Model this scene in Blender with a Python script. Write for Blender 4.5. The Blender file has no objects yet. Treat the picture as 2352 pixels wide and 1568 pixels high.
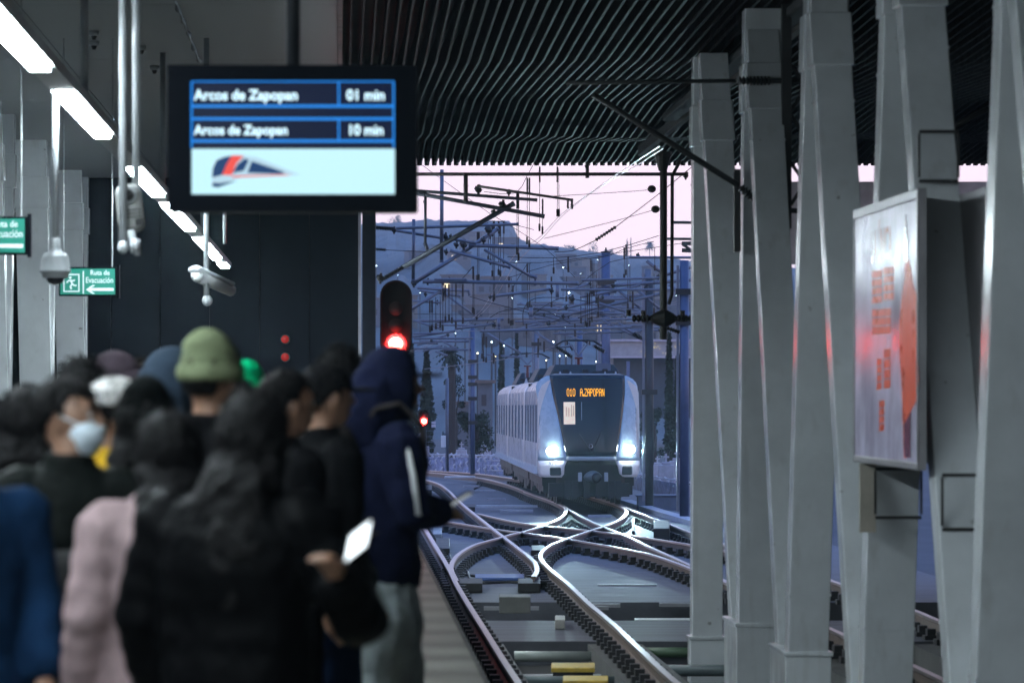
import bpy, bmesh, math, random
from mathutils import Vector, Matrix, noise
random.seed(7)
R = math.radians
SC = bpy.context.scene
COL = SC.collection

# ------------------------------------------------------------------ camera
F = 10000.0          # focal length in pixels of a 2352 px wide frame
ZC = 2.75            # eye height above the rail heads
HY = 897.0           # row of the horizon
VX = 780.0           # vanishing point of the tracks
K = (VX - 1176.0) / F
cd = bpy.data.cameras.new("camera"); cam = bpy.data.objects.new("camera", cd); COL.objects.link(cam)
cam.location = (0, 0, ZC); cam.rotation_euler = (R(90), 0, 0)
cd.sensor_width = 36.0; cd.lens = 36.0 * F / 2352.0
cd.shift_y = (HY - 784.0) / 2352.0
cd.clip_start = 0.5; cd.clip_end = 20000
cd.dof.use_dof = True; cd.dof.focus_distance = 100.0; cd.dof.aperture_fstop = 4.9
SC.camera = cam

# ------------------------------------------------------------------ world: dusk sky
w = bpy.data.worlds.new("World"); SC.world = w; w.use_nodes = True
nt = w.node_tree; nt.nodes.clear()
out = nt.nodes.new("ShaderNodeOutputWorld"); bg = nt.nodes.new("ShaderNodeBackground")
tc = nt.nodes.new("ShaderNodeTexCoord"); sep = nt.nodes.new("ShaderNodeSeparateXYZ"); rp = nt.nodes.new("ShaderNodeValToRGB")
nt.links.new(tc.outputs["Generated"], sep.inputs[0]); nt.links.new(sep.outputs["Z"], rp.inputs[0])
nt.links.new(rp.outputs[0], bg.inputs[0]); nt.links.new(bg.outputs[0], out.inputs[0])
cr = rp.color_ramp
cr.elements[0].position = 0.0; cr.elements[0].color = (1.66, 1.28, 1.32, 1)
cr.elements[1].position = 1.0; cr.elements[1].color = (0.14, 0.37, 1.0, 1)
for p, c in ((0.06, (1.72, 1.36, 1.40, 1)), (0.16, (0.98, 0.98, 1.35, 1)), (0.40, (0.32, 0.56, 1.30, 1))):
    e = cr.elements.new(p); e.color = c
bg.inputs[1].default_value = 1.0

# ------------------------------------------------------------------ exposure
vs = SC.view_settings
SC.display_settings.display_device = 'sRGB'
vs.view_transform = 'Standard'; vs.look = 'None'; vs.exposure = 0.0; vs.gamma = 1.0
SC.cycles.use_denoising = True
SC.cycles.max_bounces = 6; SC.cycles.diffuse_bounces = 3; SC.cycles.glossy_bounces = 3
SC.cycles.transmission_bounces = 3; SC.cycles.volume_bounces = 0
SC.cycles.sample_clamp_indirect = 4.0

# ------------------------------------------------------------------ helpers
def S(x, y, v):                       # a picture point at a distance v, as a place in the world
    return Vector(((x - 1176.0) / F * v, v, ZC - (y - HY) / F * v))
def T(u, v, z):                       # across the tracks, along the tracks, height
    return Vector((u + K * v, v, z))
def gz(v):                            # height of the rail heads
    return -0.0036 * max(0.0, v - 80.0)
def G(x, y, dz=0.0):                  # a picture point on the track bed
    b = (y - HY) / F
    v = (ZC - dz) / b
    if v > 80: v = (ZC - dz - 0.288) / (b - 0.0036)
    return Vector(((x - 1176.0) / F * v, v, gz(v) + dz))

def lin(c):
    return tuple(((x / 255.0) / 12.92 if x <= 10 else (((x / 255.0) + 0.055) / 1.055) ** 2.4) for x in c)

MATS = {}
def mat(name, col, rough=0.6, metal=0.0, var=0.18, scale=3.0, bump=0.0, bscale=30.0, spec=0.5, emit=None, es=1.0, coat=0.0):
    if name in MATS: return MATS[name]
    m = bpy.data.materials.new(name); m.use_nodes = True; n = m.node_tree; b = n.nodes["Principled BSDF"]
    b.inputs["Base Color"].default_value = (*col, 1); b.inputs["Roughness"].default_value = rough
    b.inputs["Metallic"].default_value = metal; b.inputs["Specular IOR Level"].default_value = spec
    if coat: b.inputs["Coat Weight"].default_value = coat; b.inputs["Coat Roughness"].default_value = 0.08
    if emit:
        b.inputs["Emission Color"].default_value = (*emit, 1); b.inputs["Emission Strength"].default_value = es
    if var > 0 or bump > 0:
        t = n.nodes.new("ShaderNodeTexCoord")
        if var > 0:
            a = n.nodes.new("ShaderNodeTexNoise"); a.inputs["Scale"].default_value = scale; a.inputs["Detail"].default_value = 6; a.inputs["Roughness"].default_value = 0.65
            n.links.new(t.outputs["Object"], a.inputs["Vector"])
            r = n.nodes.new("ShaderNodeMapRange"); r.inputs[1].default_value = 0.3; r.inputs[2].default_value = 0.7
            r.inputs[3].default_value = 1 - var; r.inputs[4].default_value = 1 + var
            n.links.new(a.outputs[0], r.inputs[0])
            x = n.nodes.new("ShaderNodeMix"); x.data_type = 'RGBA'; x.blend_type = 'MULTIPLY'; x.inputs[0].default_value = 1
            x.inputs[6].default_value = (*col, 1); n.links.new(r.outputs[0], x.inputs[7]); n.links.new(x.outputs[2], b.inputs["Base Color"])
            rr = n.nodes.new("ShaderNodeMapRange"); rr.inputs[1].default_value = 0.3; rr.inputs[2].default_value = 0.7
            rr.inputs[3].default_value = max(0.02, rough - 0.08); rr.inputs[4].default_value = min(1, rough + 0.08)
            n.links.new(a.outputs[0], rr.inputs[0]); n.links.new(rr.outputs[0], b.inputs["Roughness"])
        if bump > 0:
            a2 = n.nodes.new("ShaderNodeTexNoise"); a2.inputs["Scale"].default_value = bscale; a2.inputs["Detail"].default_value = 5
            n.links.new(t.outputs["Object"], a2.inputs["Vector"])
            bu = n.nodes.new("ShaderNodeBump"); bu.inputs["Strength"].default_value = bump; bu.inputs["Distance"].default_value = 0.03
            n.links.new(a2.outputs[0], bu.inputs["Height"]); n.links.new(bu.outputs[0], b.inputs["Normal"])
    MATS[name] = m; return m
def glow(name, col, s):
    return mat(name, (0.01, 0.01, 0.01), 0.5, var=0, spec=0.1, emit=col, es=s)

def link(name, me, m, parent=None, smooth=False):
    o = bpy.data.objects.new(name, me); COL.objects.link(o)
    if m is not None and not me.materials: me.materials.append(m)
    if parent: o.parent = parent
    if smooth:
        for p in me.polygons: p.use_smooth = True
    return o
def tag(o, label=None, cat=None, group=None, kind=None):
    if label: o["label"] = label
    if cat: o["category"] = cat
    if group: o["group"] = group
    if kind: o["kind"] = kind
    return o
def empty(name, label, cat, loc=(0, 0, 0), rz=0.0, group=None):
    o = bpy.data.objects.new(name, None); COL.objects.link(o); o.location = loc; o.rotation_euler = (0, 0, rz)
    o.empty_display_size = 0.2
    return tag(o, label, cat, group)

class MB:
    def __init__(s): s.v = []; s.f = []; s.m = []
    def face(s, pts, mi=0):
        i = len(s.v); s.v += [tuple(p) for p in pts]; s.f.append(tuple(range(i, i + len(pts)))); s.m.append(mi)
    def hexa(s, p, mi=0):             # eight corners: bottom 0-3 then top 4-7
        i = len(s.v); s.v += [tuple(q) for q in p]
        for q in ((3, 2, 1, 0), (4, 5, 6, 7), (0, 1, 5, 4), (1, 2, 6, 5), (2, 3, 7, 6), (3, 0, 4, 7)):
            s.f.append(tuple(i + a for a in q)); s.m.append(mi)
    def box(s, x0, x1, y0, y1, z0, z1, mi=0):
        s.hexa([(x0, y0, z0), (x1, y0, z0), (x1, y1, z0), (x0, y1, z0), (x0, y0, z1), (x1, y0, z1), (x1, y1, z1), (x0, y1, z1)], mi)
    def tbox(s, u0, u1, v0, v1, z0, z1, mi=0):
        s.hexa([T(u0, v0, z0), T(u1, v0, z0), T(u1, v1, z0), T(u0, v1, z0), T(u0, v0, z1), T(u1, v0, z1), T(u1, v1, z1), T(u0, v1, z1)], mi)
    def tube(s, pts, r, n=8, mi=0, cap=True):
        pts = [Vector(p) for p in pts]; rs = r if isinstance(r, (list, tuple)) else [r] * len(pts)
        i0 = len(s.v); ref = None
        for k, p in enumerate(pts):
            t = (pts[min(k + 1, len(pts) - 1)] - pts[max(k - 1, 0)])
            if t.length < 1e-9: t = Vector((0, 0, 1))
            t.normalize()
            if ref is None: ref = Vector((1, 0, 0)) if abs(t.x) < 0.8 else Vector((0, 0, 1))
            a = ref - t * ref.dot(t)
            if a.length < 1e-6: a = Vector((0, 1, 0)) - t * t.y
            a.normalize(); b = t.cross(a); ref = a
            rr = rs[k]; ra, rb = rr if isinstance(rr, tuple) else (rr, rr)
            for j in range(n):
                q = 2 * math.pi * j / n
                s.v.append(tuple(p + a * (ra * math.cos(q)) + b * (rb * math.sin(q))))
        for k in range(len(pts) - 1):
            for j in range(n):
                s.f.append((i0 + k * n + j, i0 + k * n + (j + 1) % n, i0 + (k + 1) * n + (j + 1) % n, i0 + (k + 1) * n + j)); s.m.append(mi)
        if cap:
            s.f.append(tuple(i0 + j for j in reversed(range(n)))); s.m.append(mi)
            e = i0 + (len(pts) - 1) * n; s.f.append(tuple(e + j for j in range(n))); s.m.append(mi)
    def ball(s, c, r, nu=16, nv=10, mi=0, fn=None):
        c = Vector(c); rx, ry, rz = r if isinstance(r, (tuple, list)) else (r, r, r); i0 = len(s.v)
        def P(d):
            q = Vector((d.x * rx, d.y * ry, d.z * rz))
            if fn: q = fn(d, q)
            return tuple(c + q)
        s.v.append(P(Vector((0, 0, 1))))
        for a in range(1, nv):
            th = math.pi * a / nv
            for b in range(nu):
                ph = 2 * math.pi * b / nu
                s.v.append(P(Vector((math.sin(th) * math.cos(ph), math.sin(th) * math.sin(ph), math.cos(th)))))
        s.v.append(P(Vector((0, 0, -1)))); last = len(s.v) - 1
        for b in range(nu):
            s.f.append((i0, i0 + 1 + b, i0 + 1 + (b + 1) % nu)); s.m.append(mi)
            q = i0 + 1 + (nv - 2) * nu; s.f.append((last, q + (b + 1) % nu, q + b)); s.m.append(mi)
        for a in range(nv - 2):
            for b in range(nu):
                q = i0 + 1 + a * nu
                s.f.append((q + b, q + nu + b, q + nu + (b + 1) % nu, q + (b + 1) % nu)); s.m.append(mi)
    def sheds(s, a, b, r, n, disc):   # a ribbed insulator from a to b
        a = Vector(a); b = Vector(b); pts = []; rs = []
        for k in range(n * 2 + 1):
            pts.append(a.lerp(b, k / (2 * n))); rs.append(disc if k % 2 else r)
        s.tube(pts, rs, 10)
    def mesh(s, name, mats=None):
        me = bpy.data.meshes.new(name); me.from_pydata(s.v, [], s.f); me.update()
        for m in (mats or []): me.materials.append(m)
        if mats and len(mats) > 1:
            for p, mi in zip(me.polygons, s.m): p.material_index = mi
        return me
    def build(s, name, m, parent=None, smooth=False):
        ms = m if isinstance(m, (list, tuple)) else [m]
        return link(name, s.mesh(name, ms), None, parent, smooth)

def bevel(o, wd=0.01, seg=2, ang=40):
    b = o.modifiers.new("bevel", 'BEVEL'); b.width = wd; b.segments = seg; b.limit_method = 'ANGLE'; b.angle_limit = R(ang); return o

def words(name, s, m, c, wid, hgt, right, up, parent=None, bold=0.0, align='L'):
    """lettering: s fitted to wid x hgt metres with its lower left at c"""
    cu = bpy.data.curves.new(name, 'FONT'); cu.body = s; cu.size = 1.0; cu.offset = bold; cu.extrude = 0.0; cu.resolution_u = 4
    o = bpy.data.objects.new(name, cu); COL.objects.link(o)
    dg = bpy.context.evaluated_depsgraph_get(); me = bpy.data.meshes.new_from_object(o.evaluated_get(dg))
    bpy.data.objects.remove(o)
    xs = [v.co.x for v in me.vertices]; ys = [v.co.y for v in me.vertices]
    x0, x1, y0, y1 = min(xs), max(xs), min(ys), max(ys)
    right = Vector(right); up = Vector(up); c = Vector(c)
    for v in me.vertices:
        v.co = c + right * ((v.co.x - x0) / (x1 - x0) * wid) + up * ((v.co.y - y0) / (y1 - y0) * hgt)
    me.materials.clear(); me.name = name
    return link(name, me, m, parent)
def smooth_line(pts, step):
    out = []; n = len(pts)
    for i in range(n - 1):
        p0 = pts[max(i - 1, 0)]; p1 = pts[i]; p2 = pts[i + 1]; p3 = pts[min(i + 2, n - 1)]
        k = max(2, int((p2 - p1).length / step))
        a = max(1e-4, (p1 - p0).length ** 0.5); b = (p2 - p1).length ** 0.5; c = max(1e-4, (p3 - p2).length ** 0.5)
        m1 = (p2 - p1) if i == 0 else ((p1 - p0) / a - (p2 - p0) / (a + b) + (p2 - p1) / b) * b
        m2 = (p2 - p1) if i == n - 2 else ((p2 - p1) / b - (p3 - p1) / (b + c) + (p3 - p2) / c) * b
        for j in range(k):
            t = j / k; t2 = t * t; t3 = t2 * t
            out.append(p1 * (2 * t3 - 3 * t2 + 1) + m1 * (t3 - 2 * t2 + t) + p2 * (-2 * t3 + 3 * t2) + m2 * (t3 - t2))
    out.append(pts[-1]); return out

# ------------------------------------------------------------------ materials
paint = mat("grey_painted_steel", (0.74, 0.77, 0.80), 0.18, var=0.10, scale=1.6, bump=0.03, bscale=40, spec=0.5)
n = paint.node_tree; b = n.nodes["Principled BSDF"]; src = b.inputs["Base Color"].links[0].from_socket     # grime spots and drips
t = n.nodes.new("ShaderNodeTexCoord"); prev = src
for sc_, lo, hi, colr, amt in (((8, 8, 8), .73, .77, (.16, .15, .14, 1), .6), ((9, 9, .35), .60, .80, (.42, .41, .38, 1), .35), ((1.2, 1.2, .7), .50, .75, (.52, .54, .55, 1), .5)):
    mp = n.nodes.new("ShaderNodeMapping"); mp.inputs["Scale"].default_value = sc_; a = n.nodes.new("ShaderNodeTexNoise"); a.inputs["Scale"].default_value = 1.0; a.inputs["Detail"].default_value = 3
    mr = n.nodes.new("ShaderNodeMapRange"); mr.inputs[1].default_value = lo; mr.inputs[2].default_value = hi; mr.inputs[4].default_value = amt
    mx = n.nodes.new("ShaderNodeMix"); mx.data_type = 'RGBA'; mx.inputs[7].default_value = colr
    n.links.new(t.outputs["Object"], mp.inputs[0]); n.links.new(mp.outputs[0], a.inputs["Vector"]); n.links.new(a.outputs[0], mr.inputs[0]); n.links.new(mr.outputs[0], mx.inputs[0]); n.links.new(prev, mx.inputs[6]); prev = mx.outputs[2]
n.links.new(prev, b.inputs["Base Color"])
paint_d = mat("weathered_seam", (0.05, 0.05, 0.045), 0.7)
concrete = mat("track_concrete", (0.105, 0.108, 0.130), 0.62, var=0.28, scale=0.9, bump=0.2, bscale=12)
n = concrete.node_tree; b = n.nodes["Principled BSDF"]; src = b.inputs["Base Color"].links[0].from_socket
t = n.nodes.new("ShaderNodeTexCoord"); mp = n.nodes.new("ShaderNodeMapping"); mp.inputs["Scale"].default_value = (.35, 7, 1); a = n.nodes.new("ShaderNodeTexNoise"); a.inputs["Scale"].default_value = 1.0; a.inputs["Detail"].default_value = 4
mr = n.nodes.new("ShaderNodeMapRange"); mr.inputs[1].default_value = .35; mr.inputs[2].default_value = .65; mr.inputs[3].default_value = .62; mr.inputs[4].default_value = 1.15
mx = n.nodes.new("ShaderNodeMix"); mx.data_type = 'RGBA'; mx.blend_type = 'MULTIPLY'; mx.inputs[0].default_value = 1
n.links.new(t.outputs["Object"], mp.inputs[0]); n.links.new(mp.outputs[0], a.inputs["Vector"]); n.links.new(a.outputs[0], mr.inputs[0]); n.links.new(src, mx.inputs[6]); n.links.new(mr.outputs[0], mx.inputs[7]); n.links.new(mx.outputs[2], b.inputs["Base Color"])
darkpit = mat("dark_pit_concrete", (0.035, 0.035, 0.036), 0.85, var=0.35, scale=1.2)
railm = mat("worn_rail_steel", (0.56, 0.49, 0.47), 0.36, 0.9, var=0.12, scale=6)
rust = mat("rusty_rail_web", (0.17, 0.125, 0.105), 0.62, 0.2, var=0.3, scale=5)
clipm = mat("black_rail_clip", (0.02, 0.02, 0.022), 0.6, var=0.3)
galv = mat("galvanised_tube", (0.17, 0.19, 0.24), 0.45, 0.5, var=0.15, scale=8)
darksteel = mat("dark_steel", (0.035, 0.035, 0.036), 0.5, 0.3, var=0.25)
wirem = mat("copper_wire_dark", (0.05, 0.045, 0.045), 0.5, 0.6, var=0.1)
black = mat("black_plastic", (0.0022, 0.003, 0.005), 0.5, var=0.15, spec=.02)
white = mat("white_enamel", (0.72, 0.74, 0.74), 0.38, var=0.08)
# ------------------------------------------------------------------ ground and track bed
def terrain_z(X, v):
    return -0.75 + gz(min(v, 420))
m = MB(); NX, rows = 30, [-60, 0, 40, 60, 80, 100, 150, 220, 320, 420, 800, 2000, 8000]
for j, v in enumerate(rows):
    for i in range(NX + 1):
        X = (i / NX - 0.5) * 2; X = X * (300 + abs(v) * 1.2); m.v.append((X, v, terrain_z(X, v)))
for j in range(len(rows) - 1):
    for i in range(NX):
        a = j * (NX + 1) + i; m.f.append((a, a + 1, a + NX + 2, a + NX + 1)); m.m.append(0)
tag(m.build("ground", mat("dry_earth", (0.09, 0.085, 0.085), 0.9, var=0.35, scale=0.25, bump=0.3, bscale=2)), kind="structure")

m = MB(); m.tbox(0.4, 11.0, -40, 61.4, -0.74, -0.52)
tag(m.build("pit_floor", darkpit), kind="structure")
# the slab the rails lie on outdoors, falling gently away from the station
m = MB(); vv = [61.5, 70, 80, 100, 120, 150, 190, 240]
for a, b in zip(vv[:-1], vv[1:]):
    za, zb = gz(a) - 0.235, gz(b) - 0.235
    L0, L1 = (-0.2 - (a - 61) * 0.035, -0.2 - (b - 61) * 0.035); H0, H1 = 9.6, 9.6
    m.hexa([T(L0, a, za - .5), T(H0, a, za - .5), T(H1, b, zb - .5), T(L1, b, zb - .5), T(L0, a, za), T(H0, a, za), T(H1, b, zb), T(L1, b, zb)])
tag(m.build("track_slab", concrete), kind="structure")
m = MB(); m.tbox(1.55, 9.0, 51.9, 56.6, -0.6, -0.235)
tag(m.build("track_slab_near", concrete), kind="structure")
m = MB()
for (u0, u1) in ((1.45, 1.95), (2.95, 3.6), (5.3, 5.95), (6.8, 7.4)): m.tbox(u0, u1, -20, 51.8, -0.515, -0.26)
tag(m.build("rail_plinth", mat("plinth_concrete", (0.12, 0.12, 0.115), 0.8, var=0.35, scale=1.4, bump=0.3)), kind="structure")

def Z1(x, y): return (x / 3.0 + 904.6, y / 3.0 + 1055.4)
RAILS = [
 ("near straight rail beside the platform edge, running into the left switch", [(1080, 1900), (860, 1538), (750, 1370), (620, 1162), (500, 972), (430, 852), (390, 768), (350, 697), (280, 580), (210, 466), (120, 330), (20, 215), (-60, 150)]),
 ("curved switch rail crossing from beside the platform to the left wheels of the train", [(432, 830), (402, 772), (396, 725), (420, 675), (470, 630), (560, 582), (650, 555), (735, 533), (830, 506), (920, 485), (1050, 442), (1130, 408), (1178, 370), (1186, 340), (1160, 310), (1075, 275), (960, 235), (850, 190), (760, 162), (600, 125), (400, 100), (250, 86), (90, 72), (-60, 66)]),
 ("long shiny foreground rail bending at the middle of the crossing and running under the train", [(2480, 1900), (1960, 1538), (1700, 1302), (1500, 1116), (1350, 990), (1200, 850), (1080, 752), (1024, 695), (1012, 650), (1048, 605), (1110, 571), (1190, 541), (1330, 492), (1460, 450), (1560, 408), (1600, 370), (1600, 345), (1550, 312), (1430, 270), (1280, 225), (1130, 185), (960, 150), (760, 118), (560, 92), (300, 76), (60, 62)]),
 ("rail ending in a red tipped switch point between the two foreground rails", [(962, 800), (984, 765), (980, 722), (950, 680), (850, 600), (760, 531), (680, 470), (580, 390), (510, 335), (430, 262), (370, 205), (300, 160), (200, 132), (90, 118), (-60, 108)]),
 ("left rail of the far right track, passing the train and behind the columns", [(4200, 1700), (3806, 1516), (3575, 1408), (3004, 1155), (2597, 968), (2050, 725), (1900, 657), (1750, 590), (1600, 518), (1420, 447), (1280, 382), (1200, 335), (1100, 280), (900, 215)]),
 ("right rail of the far right track beside the cable trough", [(4300, 1240), (3802, 1115), (3595, 1033), (3015, 827), (2597, 681), (2055, 500), (1900, 440), (1750, 385), (1620, 335), (1530, 292), (1400, 245)]),
 ("upper crossover rail from the left curve to the far right track", [(575, 366), (700, 395), (850, 425), (1010, 447), (1190, 464), (1380, 486), (1560, 505), (1700, 525), (1900, 555), (2055, 580), (2400, 642), (2700, 716), (3010, 822)]),
 ("lower crossover rail with a row of black clips along its foot", [(345, 417), (470, 436), (660, 466), (780, 483), (920, 500), (1100, 525), (1250, 548), (1500, 590), (1750, 640), (2050, 742), (2250, 820), (2500, 925)]),
]
prof = [(-0.036, 0.0), (0.036, 0.0), (0.036, -0.035), (0.010, -0.05), (0.010, -0.135), (0.07, -0.155), (0.07, -0.168), (-0.07, -0.168), (-0.07, -0.155), (-0.010, -0.135), (-0.010, -0.05), (-0.036, -0.035)]
for k, (lab, pts) in enumerate(RAILS):
    W = [G(*Z1(*p)) for p in pts]
    W = smooth_line(W, 0.4)
    m = MB(); n = len(prof)
    nrm = []
    for i, p in enumerate(W):
        t = W[min(i + 1, len(W) - 1)] - W[max(i - 1, 0)]; t.z = 0; t.normalize(); s = Vector((t.y, -t.x, 0)); nrm.append(s)
        for a, b in prof: m.v.append(tuple(p + s * a + Vector((0, 0, b - 0.0015 * k))))
    for i in range(len(W) - 1):
        for j in range(n):
            m.f.append((i * n + j, i * n + (j + 1) % n, (i + 1) * n + (j + 1) % n, (i + 1) * n + j)); m.m.append(0 if j in (0, 1, 11) else 1)
    m.f.append(tuple(reversed(range(n)))); m.m.append(1)
    o = m.build("rail", [railm, rust]); tag(o, lab, "rail", "rails of the crossing tracks")
    c = MB(); d = 0; b = MB()
    for i in range(1, len(W)):
        d += (W[i] - W[i - 1]).length
        if d > 0.58 and W[i].y < 150:
            d = 0; p = W[i]; s = nrm[i]; t = Vector((-s.y, s.x, 0))
            for sg in (-1, 1):
                q = p + s * (0.115 * sg)
                c.hexa([q + s * a + t * e + Vector((0, 0, z)) for z in (-0.2, -0.105) for a, e in ((-.05, -.09), (.05, -.09), (.05, .09), (-.05, .09))])
            b.hexa([p + s * a + t * e + Vector((0, 0, z)) for z in (-0.25, -0.176 - 0.001 * k) for a, e in ((-.2, -.11), (.2, -.11), (.2, .11), (-.2, .11))])
    tag(c.build("clip_row", clipm, o), kind="stuff"); tag(b.build("base_plate_row", clipm, o), kind="stuff")

# switch machine, blue cover and the red point tip
def ground_box(name, lab, cat, z, x0, x1, y0, y1, h, mt, dz=-0.23, group=None):
    """a low box on the bed whose near top edge spans x0..x1 at row y1 and far edge is row y0"""
    a = G(*Z1(x0, y1), dz + h); b = G(*Z1(x1, y1), dz + h); c = G(*Z1(x1, y0), dz + h); d = G(*Z1(x0, y0), dz + h)
    m = MB(); m.hexa([Vector((p.x, p.y, dz)) for p in (a, b, c, d)] + [Vector((p.x, p.y, dz + h)) for p in (a, b, c, d)])
    o = bevel(m.build(name, mt), 0.012); return tag(o, lab, cat, group)
yellow = mat("faded_yellow_paint", (0.62, 0.42, 0.06), 0.55, var=0.25, scale=9)
ground_box("switch_cover", "blue switch cover plate lying between the curved switch rails", "cover plate", 0, 560, 900, 785, 812, 0.05, mat("blue_plate", (0.05, 0.10, 0.30), 0.5))
ground_box("point_tip", "small red tip at the end of the switch point", "rail marker", 0, 955, 985, 800, 832, 0.10, mat("red_tip", (0.7, 0.04, 0.03), 0.5), -0.2)
bx = ground_box("track_beacon", "grey beacon box on a crossbar between the foreground rails", "beacon", 0, 725, 942, 925, 945, 0.22, mat("beacon_grey", (0.16, 0.16, 0.15), 0.6), -0.235)
for (x0, x1, y0, y1, lab) in ((1085, 1385, 1395, 1432, "yellow topped beacon between the rails, the farther of the two"), (1165, 1478, 1484, 1520, "yellow topped beacon between the rails, the nearest one")):
    ground_box("track_beacon", lab, "beacon", 0, x0, x1, y0, y1, 0.05, yellow, -0.30, "yellow beacons between the rails")
    a = G(*Z1(x0 + 12, y1 - 6), -0.31); b = G(*Z1(x1 - 12, y1 - 6), -0.31)
    mm = MB(); mm.box(a.x, b.x, a.y + 0.03, a.y + 0.3, -0.5, -0.305); o = mm.build("beacon_base", darksteel); o.parent = bpy.data.objects[[q.name for q in bpy.data.objects if q.name.startswith("track_beacon")][-1]]
    mm = MB(); p0, p1 = (865, 1630) if y0 > 1450 else (900, 1600)
    a = G(*Z1(p0, y1 - 36), -0.4); b = G(*Z1(p1, y1 - 36), -0.4)
# pipes and light ledges across the pit
def cross(name, lab, x0, x1, y, r, mt, dz=-0.36):
    a = G(*Z1(x0, y), dz); b = G(*Z1(x1, y), dz); m = MB(); m.tube([a, b], r, 14)
    return tag(m.build(name, mt, smooth=True), lab, "pipe", "pipes across the track pit")
green = mat("green_pipe", (0.06, 0.10, 0.065), 0.45); pale = mat("pale_pipe", (0.34, 0.37, 0.35), 0.5); gry = mat("slate_pipe", (0.10, 0.13, 0.14), 0.5)
cross("cross_pipe", "dark green pipe across the pit, farthest from the viewer", 745, 1255, 1235, 0.045, green)
cross("cross_pipe", "pale grey pipe across the pit in front of the yellow beacons", 830, 1368, 1352, 0.06, pale)
cross("cross_pipe", "dim green pipe under the second beacon", 900, 1640, 1520, 0.05, gry)
cross("cross_pipe", "green pipe running under the foot of the first column", 1640, 2330, 1215, 0.055, green)
cross("cross_pipe", "green pipe on the right in front of the first column base", 1730, 2290, 1325, 0.06, mat("green_pipe_b", (0.07, 0.125, 0.07), 0.45))
cross("cross_pipe", "slate pipe on the right between the column bases", 1880, 2900, 1450, 0.065, gry)
cross("cross_pipe", "green pipe seen low between the two right columns", 3560, 3900, 1300, 0.055, mat("green_pipe_c", (0.09, 0.22, 0.09), 0.45))
def ledge(lab, x0, x1, y, wd, mt=None, dz=-0.3):
    a = G(*Z1(x0, y), dz); b = G(*Z1(x1, y), dz); m = MB(); m.box(a.x, b.x, a.y - wd, a.y + wd, dz - 0.05, dz)
    tag(m.build("cross_strut", mt or mat("pale_strut", (0.55, 0.56, 0.58), 0.5)), lab, "strut", "pale struts across the pit")
ledge("pale strut under the nearest yellow beacon", 865, 1630, 1478, 0.08, dz=-0.45)
ledge("thin pale strut behind the grey beacon", 570, 1120, 985, 0.05, dz=-0.36)
ledge("pale strut at the edge of the slab left of the first column", 1660, 2080, 1095, 0.22)
ledge("short pale strut nearer the first column", 1830, 2120, 1188, 0.3)
ledge("thin pale ledge at the end of the outdoor slab on the left", 570, 990, 345, 0.25, dz=-0.20)
ledge("narrow pale strip on the slab under the curved rails", 350, 560, 165, 0.5, dz=-0.215)
ledge("thin pale groove on the slab before the columns", 1405, 1810, 856, 0.1, dz=-0.22)  # thin strip in the pale strut colour
ledge("pale pier foot pad beside the second column", 2180, 2420, 1395, 0.9, mat("pad", (0.4, 0.42, 0.42), 0.6), dz=-0.40)
# cable trough at the right of the tracks
m = MB(); P = [G(*Z1(x, y), -0.12) for x, y in ((1560, 275), (1780, 345), (1950, 395), (2060, 425), (2600, 600))]
for a, b in zip(P[:-1], P[1:]):
    s = Vector((0.32, 0, 0)); d = Vector((0, 0, 0.22))
    m.hexa([a - d, a + s - d, b + s - d, b - d, a, a + s, b + s, b])
tag(m.build("cable_trough", mat("trough_concrete", (0.42, 0.42, 0.46), 0.7, var=0.2, scale=4)), "pale concrete cable trough running beside the right rail", "cable trough")

for (x0, x1, y, wd) in ((730, 960, 373, .18), (640, 770, 303, .14), (480, 590, 222, .2), (1330, 1560, 990, .10), (1830, 2050, 985, .10), (1380, 1480, 1008, .06), (620, 1000, 1010, .05), (1340, 1500, 405, .12), (560, 700, 250, .2)):
    ledge("thin pale groove line scratched across the concrete slab", x0, x1, y, wd, mat("groove", (.36, .36, .40), .6), dz=-.228)
def bed_cable(lab, pts, r, mt):
    m = MB(); m.tube(smooth_line([G(*Z1(x, y), -.21) for x, y in pts], .5), r, 6); tag(m.build("bed_cable", mt, smooth=True), lab, "cable", "cables lying on the track bed")
bed_cable("black cable lying along the left rail toward the switch", [(300, 480), (345, 560), (380, 640), (395, 690), (440, 740), (500, 790), (560, 800)], .022, clipm)
bed_cable("black cable crossing between the switch rails", [(450, 720), (500, 760), (540, 830), (600, 850), (800, 842), (940, 850)], .022, clipm)
bed_cable("thin cable curving across the slab near the left curve", [(555, 200), (590, 180), (615, 150), (650, 120)], .03, clipm)
for (x0, x1, y0, y1, h, lab) in ((450, 610, 815, 850, .14, "black switch rod housing at the left switch blade"), (855, 1010, 815, 850, .14, "black switch rod housing at the red tipped blade"), (270, 330, 480, 520, .10, "small pale clamp block by the left rail"), (290, 385, 545, 610, .12, "dark clamp block against the left rail"), (945, 1040, 590, 622, .10, "small dark junction block in the middle triangle"), (1110, 1180, 1070, 1100, .12, "concrete block at the end of the rail plinth"), (500, 560, 335, 352, .12, "small dark block beside the long left rail"), (160, 262, 215, 245, .16, "dark low box between the far left rails"), (1640, 1660, 425, 500, .1, "narrow dark block near the right rail"), (1790, 1900, 430, 480, .26, "black point motor box beside the right rail")):
    ground_box("track_fitting", lab, "track fitting", 0, x0, x1, y0, y1, h, clipm if "pale" not in lab and "concrete" not in lab else mat("fit_pale", (.45, .43, .40), .6))
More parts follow.
